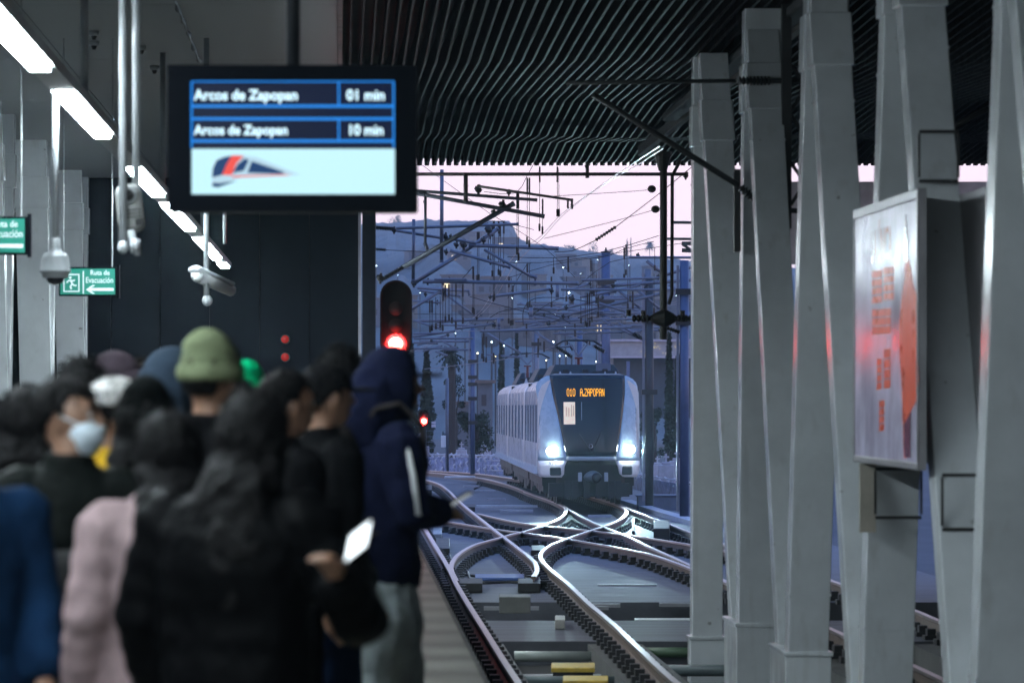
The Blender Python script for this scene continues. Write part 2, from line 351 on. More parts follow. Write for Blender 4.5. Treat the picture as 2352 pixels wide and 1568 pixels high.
# ------------------------------------------------------------------ platform and station shell
PE = 0.82
pm = mat("platform_tiles", (0.115, 0.11, 0.095), 0.5, var=0.22, scale=1.3, bump=0.06, bscale=3)
n = pm.node_tree; b = n.nodes["Principled BSDF"]; src = b.inputs["Base Color"].links[0].from_socket
wv = n.nodes.new("ShaderNodeTexWave"); wv.bands_direction = 'Y'; wv.inputs["Scale"].default_value = 0.21; wv.inputs["Distortion"].default_value = 2.5
t = n.nodes.new("ShaderNodeTexCoord"); n.links.new(t.outputs["Object"], wv.inputs["Vector"])
mr = n.nodes.new("ShaderNodeMapRange"); mr.inputs[3].default_value = 0.55; mr.inputs[4].default_value = 1.15; n.links.new(wv.outputs[1], mr.inputs[0])
mx = n.nodes.new("ShaderNodeMix"); mx.data_type = 'RGBA'; mx.blend_type = 'MULTIPLY'; mx.inputs[0].default_value = 1
n.links.new(src, mx.inputs[6]); n.links.new(mr.outputs[0], mx.inputs[7]); n.links.new(mx.outputs[2], b.inputs["Base Color"])
m = MB(); m.tbox(-9, PE, -40, 76, 0.82, 1.1)
tag(m.build("platform", pm), kind="structure")
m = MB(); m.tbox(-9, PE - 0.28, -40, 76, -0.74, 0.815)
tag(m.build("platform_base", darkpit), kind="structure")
m = MB(); m.tbox(PE + 0.003, PE + 0.05, -40, 76, 0.86, 1.06)
tag(m.build("platform_edge", mat("black_edge_rubber", (0.01, 0.01, 0.01), 0.6)), "black rubber fender along the platform edge", "edge fender")
m = MB(); m.tbox(PE - 0.75, PE - 0.4, -40, 76, 1.104, 1.112)
tag(m.build("tactile_strip", mat("tactile_tan", (0.30, 0.25, 0.14), 0.6, var=0.2, scale=8)), kind="structure")

ceilm = mat("ceiling_concrete", (0.20, 0.215, 0.22), 0.5, var=0.22, scale=0.7, bump=0.05, bscale=4)
RZ = ZC + 3.72
root = empty("station_roof", "dark station roof with hanging steel baffles over the tracks and grey panels over the platform", "roof", T(0, 30, RZ))
def under(o): o.parent = root; o.matrix_parent_inverse = Matrix.Translation(-root.location); return o
v0 = -40
for a in [-40, -20, 0, 12, 21, 28, 35, 42, 49, 56, 63, 70]:
    b = {-40: -20, -20: 0, 0: 12, 12: 21}.get(a, min(a + 7, 76.2))
    for (u0, u1) in ((-9.2, -6.0), (-6.0, -3.1), (-3.1, -0.02)):
        m = MB(); m.tbox(u0 + 0.006, u1 - 0.006, a + 0.008, b - 0.008, RZ, RZ + 0.12); under(m.build("ceiling_panel", ceilm))
m = MB(); m.tbox(-9.3, 12, -40, 76.3, RZ + 0.55, RZ + 0.75); under(m.build("roof_slab", mat("roof_black", (0.012, 0.012, 0.013), 0.8)))
m = MB(); m.tbox(-0.02, 0.03, -40, 76.2, RZ - 0.03, RZ + 0.54); under(m.build("edge_trim", darksteel))
baff = mat("baffle_steel", (0.0038, 0.0035, 0.0042), 0.6, 0.0, var=0.3, scale=5, spec=0.02)
m = MB(); VE = 72.0; sp = 0.121; nb = int(11.8 / sp)
ks = [-40, -20, 0, 12, 20, 30, 39.5, 49.1, 58.5, 63.5, 67.5, 70.3, VE]
for i in range(nb):
    u = 0.12 + i * sp
    for a, b in zip(ks[:-1], ks[1:]):
        def h(v):
            return RZ + (0.0 if ks.index(v) % 2 else 0.15) + 0.03 * math.sin(u * 0.9 + v * 0.21)
        if b == VE: za, zb = h(a), RZ + 0.02
        else: za, zb = h(a), h(b)
        m.hexa([T(u - .012, a, za), T(u + .012, a, za), T(u + .012, b, zb), T(u - .012, b, zb), T(u - .006, a, za + .30), T(u + .006, a, za + .30), T(u + .006, b, zb + .30), T(u - .006, b, zb + .30)])
    m.hexa([T(u - .045, VE, RZ + .0), T(u + .03, VE, RZ + .0), T(u + .03, VE + .03, RZ + .0), T(u - .045, VE + .03, RZ + .0), T(u - .055, VE, RZ + .16), T(u + .05, VE, RZ + .16), T(u + .05, VE + .03, RZ + .16), T(u - .055, VE + .03, RZ + .16)])
tag(under(m.build("baffle_field", baff)), kind="stuff")
m = MB(); m.tbox(0.05, 12, VE + .04, VE + .25, RZ + .13, RZ + .55); under(m.build("fascia", darksteel))
m = MB(); m.tbox(4.30, 4.50, -40, 58, RZ - 0.13, RZ - 0.03); under(bevel(m.build("main_beam", mat("beam_grey", (.035, .037, .04), .8, spec=.1)), .02))
m = MB(); m.tbox(4.52, 4.60, -40, 66, RZ - 0.16, RZ - 0.02); under(m.build("long_beam", mat("beam_black", (.02, .02, .021), .9)))
m = MB(); m.tbox(-9.5, -9.2, -40, 76.3, -0.74, RZ + .5)
tag(m.build("side_wall", mat("grey_wall", (0.16, 0.20, 0.27), 0.55, var=0.1, scale=0.8)), "grey wall along the back of the platform", "wall")
m = MB(); m.tbox(-9.5, 12, -41, -40.1, -0.74, RZ + .5)
tag(m.build("rear_wall", mat("rear_grey", (0.12, 0.12, 0.125), 0.6)), "grey wall closing the station behind the crowd", "wall")
m = MB(); m.tbox(11.6, 12, -40, 64, -0.74, RZ + .5)
tag(m.build("track_side_wall", mat("track_wall", (0.06, 0.065, 0.07), 0.6)), "dark wall on the far side of the second track", "wall")
m = MB(); m.tbox(7.6, 11.4, 74, 74.3, 4.9, 6.3)
tag(m.build("sign_board", mat("board_white", (0.6, 0.56, 0.58), 0.5)), "pale ribbed board below the roof end on the far right", "board")

# dark end wall
root = empty("end_wall", "dark blue-grey panelled wall at the end of the platform", "wall", T(-2, 76.5, 1.1))
wm = mat("dark_wall_panel", (0.008, 0.0105, 0.017), 0.6, var=0.15, scale=1.1, spec=.05)
xs = [150, 255, 368, 482, 597, 711, 826]
for a, b in zip(xs[:-1], xs[1:]):
    for z0, z1 in ((1.1, RZ),):
        p = S(a, 900, 76.5); q = S(b, 900, 76.5)
        m = MB(); m.box(p.x + .007, q.x - .007, 76.5, 76.6, z0, z1); o = m.build("wall_panel", wm); o.parent = root; o.matrix_parent_inverse = Matrix.Translation(-root.location)
p = S(225, 0, 76.7); q = S(829, 0, 76.7); m = MB(); m.box(p.x - 8, q.x, 76.61, 76.9, 0.8, RZ + .5); o = m.build("wall_backing", black); o.parent = root; o.matrix_parent_inverse = Matrix.Translation(-root.location)
p = S(823, 0, 76.3); q = S(829, 0, 76.3); m = MB(); m.box(p.x, q.x, 76.25, 76.45, 1.1, RZ); o = m.build("corner_trim", mat("trim_pale", (0.5, 0.5, 0.55), 0.35)); o.parent = root; o.matrix_parent_inverse = Matrix.Translation(-root.location)
p = S(832, 0, 75.6); q = S(862, 0, 75.6); m = MB(); m.box(p.x, q.x, 75.6, 75.9, 0.2, RZ)
tag(bevel(m.build("end_post", mat("post_slate", (0.022, 0.026, 0.038), 0.7, spec=.05))), "dark slate post at the open edge of the end wall", "post")
for (y, lab) in ((779, "red round warning lamp on the dark wall, upper one"), (820, "red round warning lamp on the dark wall, lower one")):
    c = S(655, y, 76.45); r_ = empty("warning_lamp", lab, "warning lamp", c, 0, "red lamps on the end wall")
    m = MB(); m.tube([(0, 0.04, 0), (0, -0.04, 0)], 0.085, 20); m.build("lamp_rim", darksteel, r_)
    m = MB(); m.ball((0, -0.04, 0), (0.07, 0.05, 0.07)); m.build("lens", mat("red_lens", (0.45, 0.02, 0.02), 0.2, var=0, emit=(1, .05, .03), es=0.12), r_, True)

# ------------------------------------------------------------------ light line along the platform
SU, SZ = -1.95, ZC + 2.1
tube_m = glow("led_tube", (0.80, 0.94, 1.0), 122.0)
fix = [(-39.5, -30.5), (-30, -21), (-20.5, -11.5), (-11, -2), (-1.5, 7.5), (8, 15), (15.5, 21.7), (23.2, 28.4), (30.7, 35.9), (41.2, 46.8), (49, 56.8), (60, 69.4), (71.6, 74.2)]  # unseen segments near the viewer packed closer to brighten the columns
root = empty("light_line", "white suspended light line running along the platform ceiling", "light fixture", T(SU, 30, SZ))
def on(o): o.parent = root; o.matrix_parent_inverse = Matrix.Translation(-root.location); return o
m = MB(); m.tbox(SU - .09, SU + .09, -40, 75, SZ + .015, SZ + .10); on(m.build("housing", mat("fixture_white", (0.5, 0.5, 0.5), 0.75, var=0.05, spec=.05)))
for a, b in fix:
    nseg = max(1, round((b - a) / 1.3))
    for i in range(nseg):
        s = (b - a) / nseg; m = MB(); m.tbox(SU - .064, SU + .064, a + i * s + .03, a + (i + 1) * s - .03, SZ - .022, SZ + .012); on(m.build("light_panel", tube_m))
rodm = mat("rod_grey", (0.35, 0.37, 0.38), 0.4, 0.3)
for v in (8, 16, 33.3, 48, 62):
    m = MB(); m.tube([T(SU, v, SZ + .12), T(SU, v, RZ)], 0.03, 12); on(m.build("hanger", rodm, None, True))

# ------------------------------------------------------------------ display
V = 21.6; pxm = V / F
root = empty("departure_display", "black hanging departure screen with blue glowing table and train picture", "display screen", S(671, 487, V))
def od(o): o.parent = root; o.matrix_parent_inverse = Matrix.Translation(-root.location); return o
p = S(386, 487, V); q = S(958, 150, V); m = MB(); m.box(p.x, q.x, V + 0.012, V + .22, p.z, q.z); od(bevel(m.build("housing", black), 0.012))
m = MB(); m.box(*[x for a in ((S(386, 0, V).x, S(437, 0, V).x),) for x in a], V - .02, V + .012, p.z, q.z)
m.box(S(907, 0, V).x, q.x, V - .02, V + .012, p.z, q.z); m.box(S(437, 0, V).x, S(907, 0, V).x, V - .02, V + .012, S(0, 186, V).z, q.z); m.box(S(437, 0, V).x, S(907, 0, V).x, V - .02, V + .012, p.z, S(0, 449, V).z)
od(m.build("bezel", black))
def scr(name, x0, x1, y0, y1, mt, d=0.0):
    a = S(x0, y1, V); b = S(x1, y0, V); m = MB(); m.face([(a.x, V + .008 - d, a.z), (b.x, V + .008 - d, a.z), (b.x, V + .008 - d, b.z), (a.x, V + .008 - d, b.z)]); return od(m.build(name, mt))
scr("screen", 437, 907, 186, 449, glow("screen_navy", (0.0, 0.004, 0.030), 1.0))
bl = glow("screen_blue", (0.02, 0.30, 1.0), 0.95); wt = glow("screen_text", (0.62, 0.88, 1.0), 1.7)
for (x0, x1, y0, y1) in ((440, 905, 186, 189), (440, 905, 241, 247), (440, 905, 270, 276), (440, 905, 321, 327), (438, 442, 188, 340), (776, 780, 188, 242), (776, 780, 276, 322), (902, 906, 188, 340)): scr("table_line", x0, x1, y0, y1, bl, .002)
scr("picture_panel", 440, 907, 342, 446, glow("screen_pale", (0.60, 0.96, 1.05), 1.0), .002)
def dtext(s, x0, x1, yb, yt):
    a = S(x0, yb, V); words("lettering", s, wt, (a.x, V + .004, a.z), (x1 - x0) * pxm, (yb - yt) * pxm, (1, 0, 0), (0, 0, 1), None, 0.012); od(bpy.data.objects[[o.name for o in bpy.data.objects if o.name.startswith("lettering")][-1]])
LET = []
def dtext(s, x0, x1, yb, yt):
    a = S(x0, yb, V); od(words("lettering", s, wt, (a.x, V + .004, a.z), (x1 - x0) * pxm, (yb - yt) * pxm, (1, 0, 0), (0, 0, 1), None, 0.022))
dtext("Arcos de Zapopan", 445, 683, 238, 206); dtext("01 min", 796, 883, 231, 206)
dtext("Arcos de Zapopan", 445, 660, 317, 287); dtext("10 min", 803, 880, 311, 286)
def poly(pts, mt, d):
    m = MB(); m.face([(lambda p: (p.x, V + .008 - d, p.z))(S(x, y, V)) for x, y in reversed(pts)]); od(m.build("train_drawing", mt))
poly([(487, 425), (487, 395), (494, 370), (510, 360), (545, 355), (590, 362), (690, 402), (640, 402), (560, 405), (505, 425)], glow("draw_white", (0.55, 0.8, 0.95), 0.9), .003)
poly([(487, 408), (489, 386), (498, 368), (518, 360), (533, 358), (520, 378), (510, 402)], glow("draw_navy", (0.01, 0.06, 0.20), 0.8), .0045)
poly([(510, 402), (520, 378), (533, 357), (560, 358), (543, 376), (532, 403)], glow("draw_red", (1.0, 0.10, 0.08), 0.9), .005)
poly([(534, 398), (545, 378), (562, 364), (572, 368), (560, 392)], glow("draw_navy", (0, 0, 0), 1), .0055)
poly([(568, 397), (578, 370), (655, 396), (645, 400)], glow("draw_navy", (0, 0, 0), 1), .0055)
poly([(532, 404), (655, 401), (670, 403), (535, 408)], glow("draw_red", (0, 0, 0), 1), .0055)
poly([(487, 428), (488, 420), (505, 421), (545, 415), (500, 431)], glow("draw_navy", (0, 0, 0), 1), .0055)
m = MB(); a = S(671, 150, V); m.tube([(a.x, V + .12, a.z), (a.x, V + .12, RZ)], 0.034, 16); od(m.build("ceiling_post", mat("post_black", (0.012, 0.013, 0.016), 0.4), None, True))

# ------------------------------------------------------------------ signs
gs = mat("sign_green", (0.004, 0.15, 0.105), 0.4, var=0.06, emit=(0.0, 0.20, 0.14), es=0.35); ws = mat("sign_white", (0.62, 0.72, 0.72), 0.5, var=0, emit=(.7, .85, .85), es=0.12)
def evac(lab, x0, x1, y0, y1, V, parent=None):
    W = (x1 - x0) * V / F; H = (y1 - y0) * V / F; c = S((x0 + x1) / 2, y1, V)
    r_ = empty("evacuation_sign", lab, "sign", c, 0, "green evacuation signs over the platform")
    m = MB(); m.box(-W / 2, W / 2, .0, .05, 0, H); bevel(m.build("sign_case", black, r_), 0.006)
    m = MB(); m.box(-W / 2 + .018, W / 2 - .018, -.004, -.001, .018, H - .018); m.build("sign_face", gs, r_)
    def P(a, b): return Vector((-W / 2 + a * W, -.007, b * H))
    words("lettering", "Ruta de", ws, P(.55, .72), .33 * W, .17 * H, (1, 0, 0), (0, 0, 1), r_, .01)
    words("lettering", "Evacuación", ws, P(.47, .45), .47 * W, .20 * H, (1, 0, 0), (0, 0, 1), r_, .01)
    m = MB(); m.face([P(.47, .22), P(.58, .08), P(.63, .08), P(.56, .18), P(.95, .18), P(.95, .28), P(.56, .28), P(.63, .38), P(.58, .38)]); m.build("arrow", ws, r_)
    m = MB(); m.face([P(.415, .08), P(.435, .08), P(.435, .86), P(.415, .86)]); m.build("divider", ws, r_)
    m = MB(); A, B, C, D = .08, .36, .14, .76; t = .022
    for q in (((A, C), (B, C), (B, C + t * 2), (A, C + t * 2)), ((A, D - t * 2), (B, D - t * 2), (B, D), (A, D)), ((A, C + t * 2), (A + t, C + t * 2), (A + t, D - t * 2), (A, D - t * 2)), ((B - t, C + t * 2), (B, C + t * 2), (B, D - t * 2), (B - t, D - t * 2))): m.face([P(*z) for z in q])
    def limb(*pts):
        for (a, b), (c2, d) in zip(pts[:-1], pts[1:]):
            p, q = P(a, b), P(c2, d); n = Vector((-(q.z - p.z), 0, q.x - p.x)).normalized() * .014 * W; m.face([p - n, q - n, q + n, p + n])
    limb((.20, .55), (.235, .42)); limb((.235, .42), (.27, .36), (.31, .37)); limb((.235, .42), (.20, .33), (.22, .24)); limb((.20, .54), (.25, .52), (.28, .56)); limb((.20, .54), (.16, .52), (.14, .45))
    m.face([P(.20 + .022 * math.cos(a), .63 + .045 * math.sin(a)) for a in [2 * math.pi * i / 12 for i in range(12)]]); m.build("running_figure", ws, r_)
    for sx in (-W * .42, W * .42):
        m = MB(); m.tube([(sx, .025, H), (sx, .025, RZ - c.z)], .006, 6); m.build("hanging_rod", rodm, r_)
    m = MB(); m.box(W / 2 + .004, W / 2 + .03, -.01, .06, -.02, H + .02); m.build("end_plate", black, r_)
evac("green evacuation sign cut by the left picture edge", -113, 62, 497, 585, 34)
evac("green evacuation sign with running figure below the dome camera, in front of the dark wall", 135, 268, 613, 680, 46)

# ------------------------------------------------------------------ cameras on poles
camw = mat("camera_white", (0.40, 0.42, 0.44), 0.35, var=0.05)
V = 31; c = S(127, 560, V); q = V / F
root = empty("dome_camera", "white dome security camera hanging from the light line by a white pipe", "security camera", c)
m = MB(); m.tube([(0, 0, 0), (0, 0, SZ + .02 - c.z)], 7.5 * q, 14); m.build("pipe", camw, root, True)
m = MB(); m.tube([(0, 0, z * -q) for z in (-14, 8, 18, 22, 32, 60, 60.5, 66, 66.5, 78)], [r * q for r in (10, 13, 15, 26, 31, 35, 35.5, 35.5, 31, 29)], 24); m.build("dome_housing", camw, root, True)
m = MB(); m.ball((0, 0, -78 * q), (22 * q, 22 * q, 17 * q)); m.build("lens_dome", mat("smoked_dome", (0.015, 0.015, 0.02), 0.08, var=0), root, True)
V = 27; q = V / F; c = S(286, 590, V)
root = empty("speaker_camera_pole", "twin white ceiling poles carrying a bulky loudspeaker and camera cluster", "pole", c)
m = MB(); m.tube([(-4 * q, 0, 30 * q), (-2 * q, 0, RZ - c.z)], 9 * q, 14); m.build("pole", camw, root, True)
m = MB(); m.tube([(22 * q, .15, 150 * q), (23 * q, .15, RZ - c.z)], 9 * q, 14); m.build("pole", camw, root, True)
spg = mat("speaker_grey", (0.30, 0.30, 0.29), 0.5)
def tilt(o): o.rotation_euler = (R(4), R(-7), R(14)); return o
m = MB(); m.box(-31 * q, 30 * q, -.03, .10, -62 * q, 50 * q); o = tilt(bevel(m.build("speaker_case", spg, root), 20 * q, 4)); o.location = (12 * q, .08, 118 * q)
m = MB(); m.tube([(-6 * q, -.034, 26 * q), (-6 * q, -.048, 26 * q)], [21 * q, 19 * q], 22); m.build("speaker_mouth", camw, o, True)
m = MB(); m.tube([(-6 * q, -.049, 26 * q), (-6 * q, -.052, 26 * q)], 13 * q, 18); m.build("speaker_cone", darksteel, o, True)
for zz in (-8, -16, -24, -50): m = MB(); m.box(-20 * q, 18 * q, -.036, -.031, (zz - 2) * q, (zz + 1) * q); m.build("vent_slot", darksteel, o)
m = MB(); m.box(4 * q, 22 * q, -.038, -.031, -46 * q, -30 * q); m.build("lens_window", darksteel, o)
m = MB(); m.tube([(14 * q, .05, 60 * q), (19 * q, .02, 34 * q), (22 * q, 0, 10 * q)], [10 * q, 9 * q, 8 * q], 12); m.build("bracket_arm", camw, root, True)
for (a, b) in ((-2, 22), (26, 28)):
    m = MB(); m.ball((a * q, -.03, b * q), (13 * q, 13 * q, 15 * q)); m.build("joint_knob", camw, root, True)
m = MB(); m.tube([(30 * q, -.02, 40 * q), (30 * q, 0, 4 * q)], 8 * q, 10); m.build("drop_arm", camw, root, True)
V = 46; q = V / F; c = S(474, 705, V)
root = empty("bullet_camera", "white bullet security camera clamped to a thin white ceiling pole near the dark wall", "security camera", c)
m = MB(); m.tube([(0, 0, 10 * q), (0, 0, RZ - c.z)], 6.5 * q, 12); m.build("pole", camw, root, True)
m = MB(); m.ball((2 * q, 0, 15 * q), (12 * q, 12 * q, 13 * q)); m.build("joint_knob", camw, root, True)
m = MB(); m.tube([(-18 * q, -.12, 72 * q), (50 * q, .5, 40 * q)], [16 * q, 13 * q], 16); m.build("camera_body", mat("cam_grey", (0.36, 0.37, 0.38), 0.4), root, True)
m = MB(); m.tube([(-24 * q, -.17, 86 * q), (48 * q, .45, 54 * q)], [(18 * q, 9 * q), (14 * q, 7 * q)], 14); m.build("sun_shield", camw, root, True)
m = MB(); m.ball((-19 * q, -.14, 71 * q), (14 * q, .05, 14 * q)); m.build("lens", white, root, True)
V = 52; q = V / F; c = S(516, 560, V)
m = MB(); m.tube([c, (c.x, c.y, RZ)], 4.5 * q, 10); tag(m.build("hanging_pole", rodm, None, True), "thin grey pole hanging from the ceiling below the departure screen", "pole")
for (x, y, lab) in ((216, 72, "small white ceiling detector beside the first hanger pole"), (325, 106, "small white ceiling detector between the twin poles"), (355, 152, "small white ceiling detector left of the departure screen"), (480, 385, "small white ceiling detector partly behind the screen"), (216, 95, "small dark detector base above the light line")):
    v = (RZ - ZC) * F / (HY - y); c = S(x, y, v); c.z = RZ
    r_ = empty("ceiling_detector", lab, "detector", c, 0, "detectors on the ceiling")
    m = MB(); m.tube([(0, 0, 0), (0, 0, -.05)], [.055, .05], 16); m.build("detector_base", camw, r_, True)
    m = MB(); m.tube([(0, 0, -.05), (0, 0, -.09)], [.03, .018], 12); m.build("detector_head", darksteel, r_, True)
m = MB(); pts = []
for t in range(0, 25):
    y = -40 + 180 * t / 24; v = 3.70 * F / (HY - y); p = S(385 + 72 * t / 24, y, v); p.z = RZ - .02 + .012 * math.sin(t * 2.1); pts.append(p)
m.tube(pts, [.012 if i % 4 else .03 for i in range(25)], 6)
tag(m.build("ceiling_cable", darksteel), "dark knotted cable strung under the grey ceiling panels", "cable")
# ------------------------------------------------------------------ V-shaped steel columns
def leg(root, name, u, wd, dep, p0, p1, z0, z1, cap=True, side=1, seams=()):
    """a box leg whose front corner passes through two picture points at offset u"""
    q = []
    for (x, y) in (p0, p1):
        v = F * u / (x - VX); q.append((v, ZC - (y - HY) / F * v))
    (va, za), (vb, zb) = q; s = (vb - va) / (zb - za)
    def at(z): return va + s * (z - za)
    o_ = root.location
    def sec(z, g=0.0, g2=0.0):
        v = at(z); a, b = (u - g, u + wd + g) if side > 0 else (u - wd - g, u + g)
        return [T(a, v - g2, z) - o_, T(b, v - g2, z) - o_, T(b, v + dep + g2, z) - o_, T(a, v + dep + g2, z) - o_]
    m = MB(); zs = [z0, z0 + (z1 - z0) * .33, z0 + (z1 - z0) * .66, z1]
    m.hexa(sec(z0) + sec(z1)); o = bevel(m.build(name, paint, root), 0.008)
    if cap:
        m = MB(); m.hexa(sec(5.47, .022, .022) + sec(5.93, .022, .022)); bevel(m.build("capital", paint, root), 0.01)
    for z in seams:
        m = MB(); m.hexa(sec(z, .006, .006) + sec(z + .022, .006, .006)); m.build("weld_seam", paint, root)
    return at
def column(lab, vb, near, rear, u=3.95, wd=0.355, wr=0.31, side=1, zj=0.40, dep=0.33):
    root = empty("v_column", lab, "column", T(u, vb, -0.74), 0, "V-shaped steel columns")
    ts = []
    if near: ts.append(leg(root, "near_leg", u, wd, dep, near[0], near[1], zj, RZ, True, side, (0.95, 5.05)))
    if rear: ts.append(leg(root, "rear_leg", u + (.02 if side > 0 else -.02), wr, dep, rear[0], rear[1], zj, RZ, True, side, (5.15,)))
    a = min(t(zj) for t in ts) - .025; b = max(t(zj) for t in ts) + dep + .03; o_ = root.location
    x0, x1 = (u - .025, u + wd + .025) if side > 0 else (u - wd - .025, u + .025)
    m = MB(); m.hexa([T(p, q, z) - o_ for z in (-0.74, zj + .012) for p, q in ((x0, a), (x1, a), (x1, b), (x0, b))]); bevel(m.build("base_block", paint, root), 0.012)
    m = MB(); m.hexa([T(p, q, z) - o_ for z in (zj + .014, zj + .055) for p, q in ((x0 - .015, a - .015), (x1 + .015, a - .015), (x1 + .015, b + .015), (x0 - .015, b + .015))]); bevel(m.build("base_plate", paint, root), 0.008)
    return root
column("pale grey V column standing farthest from the viewer, beside the outdoor view", 48.6, ((1590, 1479), (1593, 350)), None, zj=-0.05, wd=.34)
column("pale grey V column second from the outdoor view, behind the hanging black bracket", 43.2, ((1697, 1434), (1706, 560)), ((1667, 1190), (1620, 350)))
column("pale grey V column in the middle of the row, with grime spots", 38.4, ((1811, 1479), (1844, 350)), ((1788, 1479), (1730, 345)))
column("pale grey V column that carries the left clamps of the poster box", 32.9, ((1982, 1564), (2020, 400)), ((1955, 1564), (1883, 345)), wd=.375)
column("large pale grey V column cut by the right picture edge, right of the poster box", 27.2, ((2243, 1534), (2287, 375)), ((2182, 1564), (2100, 425)), wd=.40)
column("pale grey V column beyond the right edge of the picture", 22.0, ((2560, 1500), (2620, 300)), ((2480, 1560), (2370, 400)), wd=.40)
# the same columns on the platform side
for k, (vb, lab) in enumerate(((57.0, "grey steel column at the left picture edge beside the platform"), (65.6, "grey steel column with a broad bluish face, middle of the three on the left"), (74.3, "grey steel column farthest left-hand one, in front of the dark wall"))):
    uu = -4.36
    xr = VX + F * uu / vb; xt = VX + F * uu / (vb + .9)
    column(lab, vb, ((VX + F * uu / (vb + .3), 900), (VX + F * uu / (vb - .8), 400)), ((VX + F * uu / (vb + 0.65), 900), (VX + F * uu / (vb + 1.2), 400)), u=uu, wd=.48, wr=.46, side=-1, zj=1.3)

# ------------------------------------------------------------------ poster box between two columns
U = 3.86; va, vb = 29.0, 32.6; z0, z1 = 2.22, 4.10
root = empty("poster_box", "glossy poster light box with orange lettering and bottle shape strapped between the columns", "poster", T(U, 31, z0))
def ob(o): o.parent = root; o.matrix_parent_inverse = Matrix.Translation(-root.location); return o
frame = mat("poster_frame", (0.34, 0.33, 0.35), 0.35, 0.4)
m = MB(); m.tbox(U, U + .05, va, vb, z0, z1); ob(m.build("panel", frame))
m = MB(); m.tbox(U + .42, U + .47, va - .15, vb, z0, z1); ob(m.build("rear_panel", frame))
for (a, b, c, d) in ((va, vb, z0, z0 + .05), (va, vb, z1 - .07, z1), (va, va + .04, z0 + .05, z1 - .07), (vb - .03, vb, z0 + .05, z1 - .07)):
    m = MB(); m.tbox(U - .014, U - .001, a, b, c, d); ob(bevel(m.build("frame_bar", frame), .006))
pst = mat("poster_print", (0.66, 0.60, 0.78), 0.22, var=0.25, scale=1.4, spec=.26); po = mat("poster_orange", (0.85, 0.11, 0.035), 0.30, var=0.12, spec=.12); pd = mat("poster_plum", (0.30, 0.10, 0.16), 0.14, var=.1, spec=.3)
m = MB(); m.face([T(U - .004, vb - .02, z0 + .04), T(U - .004, va + .03, z0 + .04), T(U - .004, va + .03, z1 - .06), T(U - .004, vb - .02, z1 - .06)]); ob(m.build("poster_sheet", pst))
for mm_ in (pst, po, pd):
    n = mm_.node_tree; b = n.nodes["Principled BSDF"]; t = n.nodes.new("ShaderNodeTexCoord"); mp = n.nodes.new("ShaderNodeMapping"); mp.inputs["Scale"].default_value = (7, 7, .8)
    a = n.nodes.new("ShaderNodeTexNoise"); a.inputs["Scale"].default_value = 1.0; a.inputs["Detail"].default_value = 2; bu = n.nodes.new("ShaderNodeBump"); bu.inputs["Strength"].default_value = .35; bu.inputs["Distance"].default_value = .02
    n.links.new(t.outputs["Object"], mp.inputs[0]); n.links.new(mp.outputs[0], a.inputs["Vector"]); n.links.new(a.outputs[0], bu.inputs["Height"]); n.links.new(bu.outputs[0], b.inputs["Normal"])
def PP(x, y, d=.006):     # picture point on the poster plane
    v = F * (U - d) / (x - VX); return T(U - d, v, ZC - (y - HY) / F * v)
def ppoly(name, pts, mt, d=.006):
    m = MB(); m.face([PP(x, y, d) for x, y in pts]); ob(m.build(name, mt))
bott = [(2081, 490), (2084, 560), (2086, 590), (2091, 612), (2097, 650), (2104, 675), (2108, 720), (2108, 790), (2110, 870), (2107, 915), (2097, 935), (2090, 950), (2084, 1000), (2083, 1052), (2076, 1052), (2074, 1000), (2072, 940), (2071, 880), (2066, 820), (2065, 740), (2070, 690), (2077, 640), (2078, 560), (2079, 500)]
ppoly("bottle_shape", bott, po); ppoly("bottle_neck", [(2081, 490), (2084, 560), (2086, 600), (2078, 606), (2079, 500)], pd, .009)
ppoly("bottle_shadow", [(2091, 945), (2090, 1050), (2077, 1050), (2075, 975)], pd, .009)
tv = (T(0, 0, 0) - T(0, 1, 0)).normalized()
def ptext(s, x0, x1, yb, h):
    a = PP(x0, yb, .007); b = PP(x1, yb, .007); ob(words("lettering", s, mat("poster_rust", (0.55, 0.16, 0.10), 0.15, var=0, spec=.3), a, (b - a).length, h, tv, (0, 0, 1), None, .02))
ptext("LA ÚNICA", 2002, 2048, 606, .30)
for (a, b, c, d) in ((2003, 2026, 620, 697), (2029, 2053, 612, 690), (2003, 2046, 708, 768), (2014, 2025, 822, 895), (2030, 2045, 800, 893), (2019, 2031, 918, 990)):
    n = 4 if d - c > 60 else 3
    for i in range(n):
        y0 = c + (d - c) * i / n; y1 = c + (d - c) * (i + .86) / n
        ppoly("print_block", [(a, y0 + 3), (b, y0), (b, y1), (a, y1 + 3)], po)
strap = mat("black_strap", (0.015, 0.015, 0.015), 0.5); rustb = mat("tan_bracket", (0.42, 0.38, 0.32), 0.6, var=.2)
def clamp(u0, u1, v, z0_, z1_, v1=None):
    for z in (z0_, z1_):
        m = MB(); m.tbox(u0, u1, v - .03, v - .008, z, z + .024); ob(m.build("strap", strap))
    for u in (u0, u1):
        m = MB(); m.tbox(u - .008, u + .008, v - .035, v - .006, z0_ + .036, z1_ - .002); ob(m.build("strap", strap))
clamp(3.97, 4.31, 32.28, 1.80, 2.16); clamp(3.99, 4.26, 28.85, 1.82, 2.18); clamp(3.99, 4.26, 30.0, 4.18, 4.52)
m = MB(); m.tbox(3.86, 3.98, 32.3, 32.34, 1.70, 2.21); ob(m.build("bracket_plate", rustb))

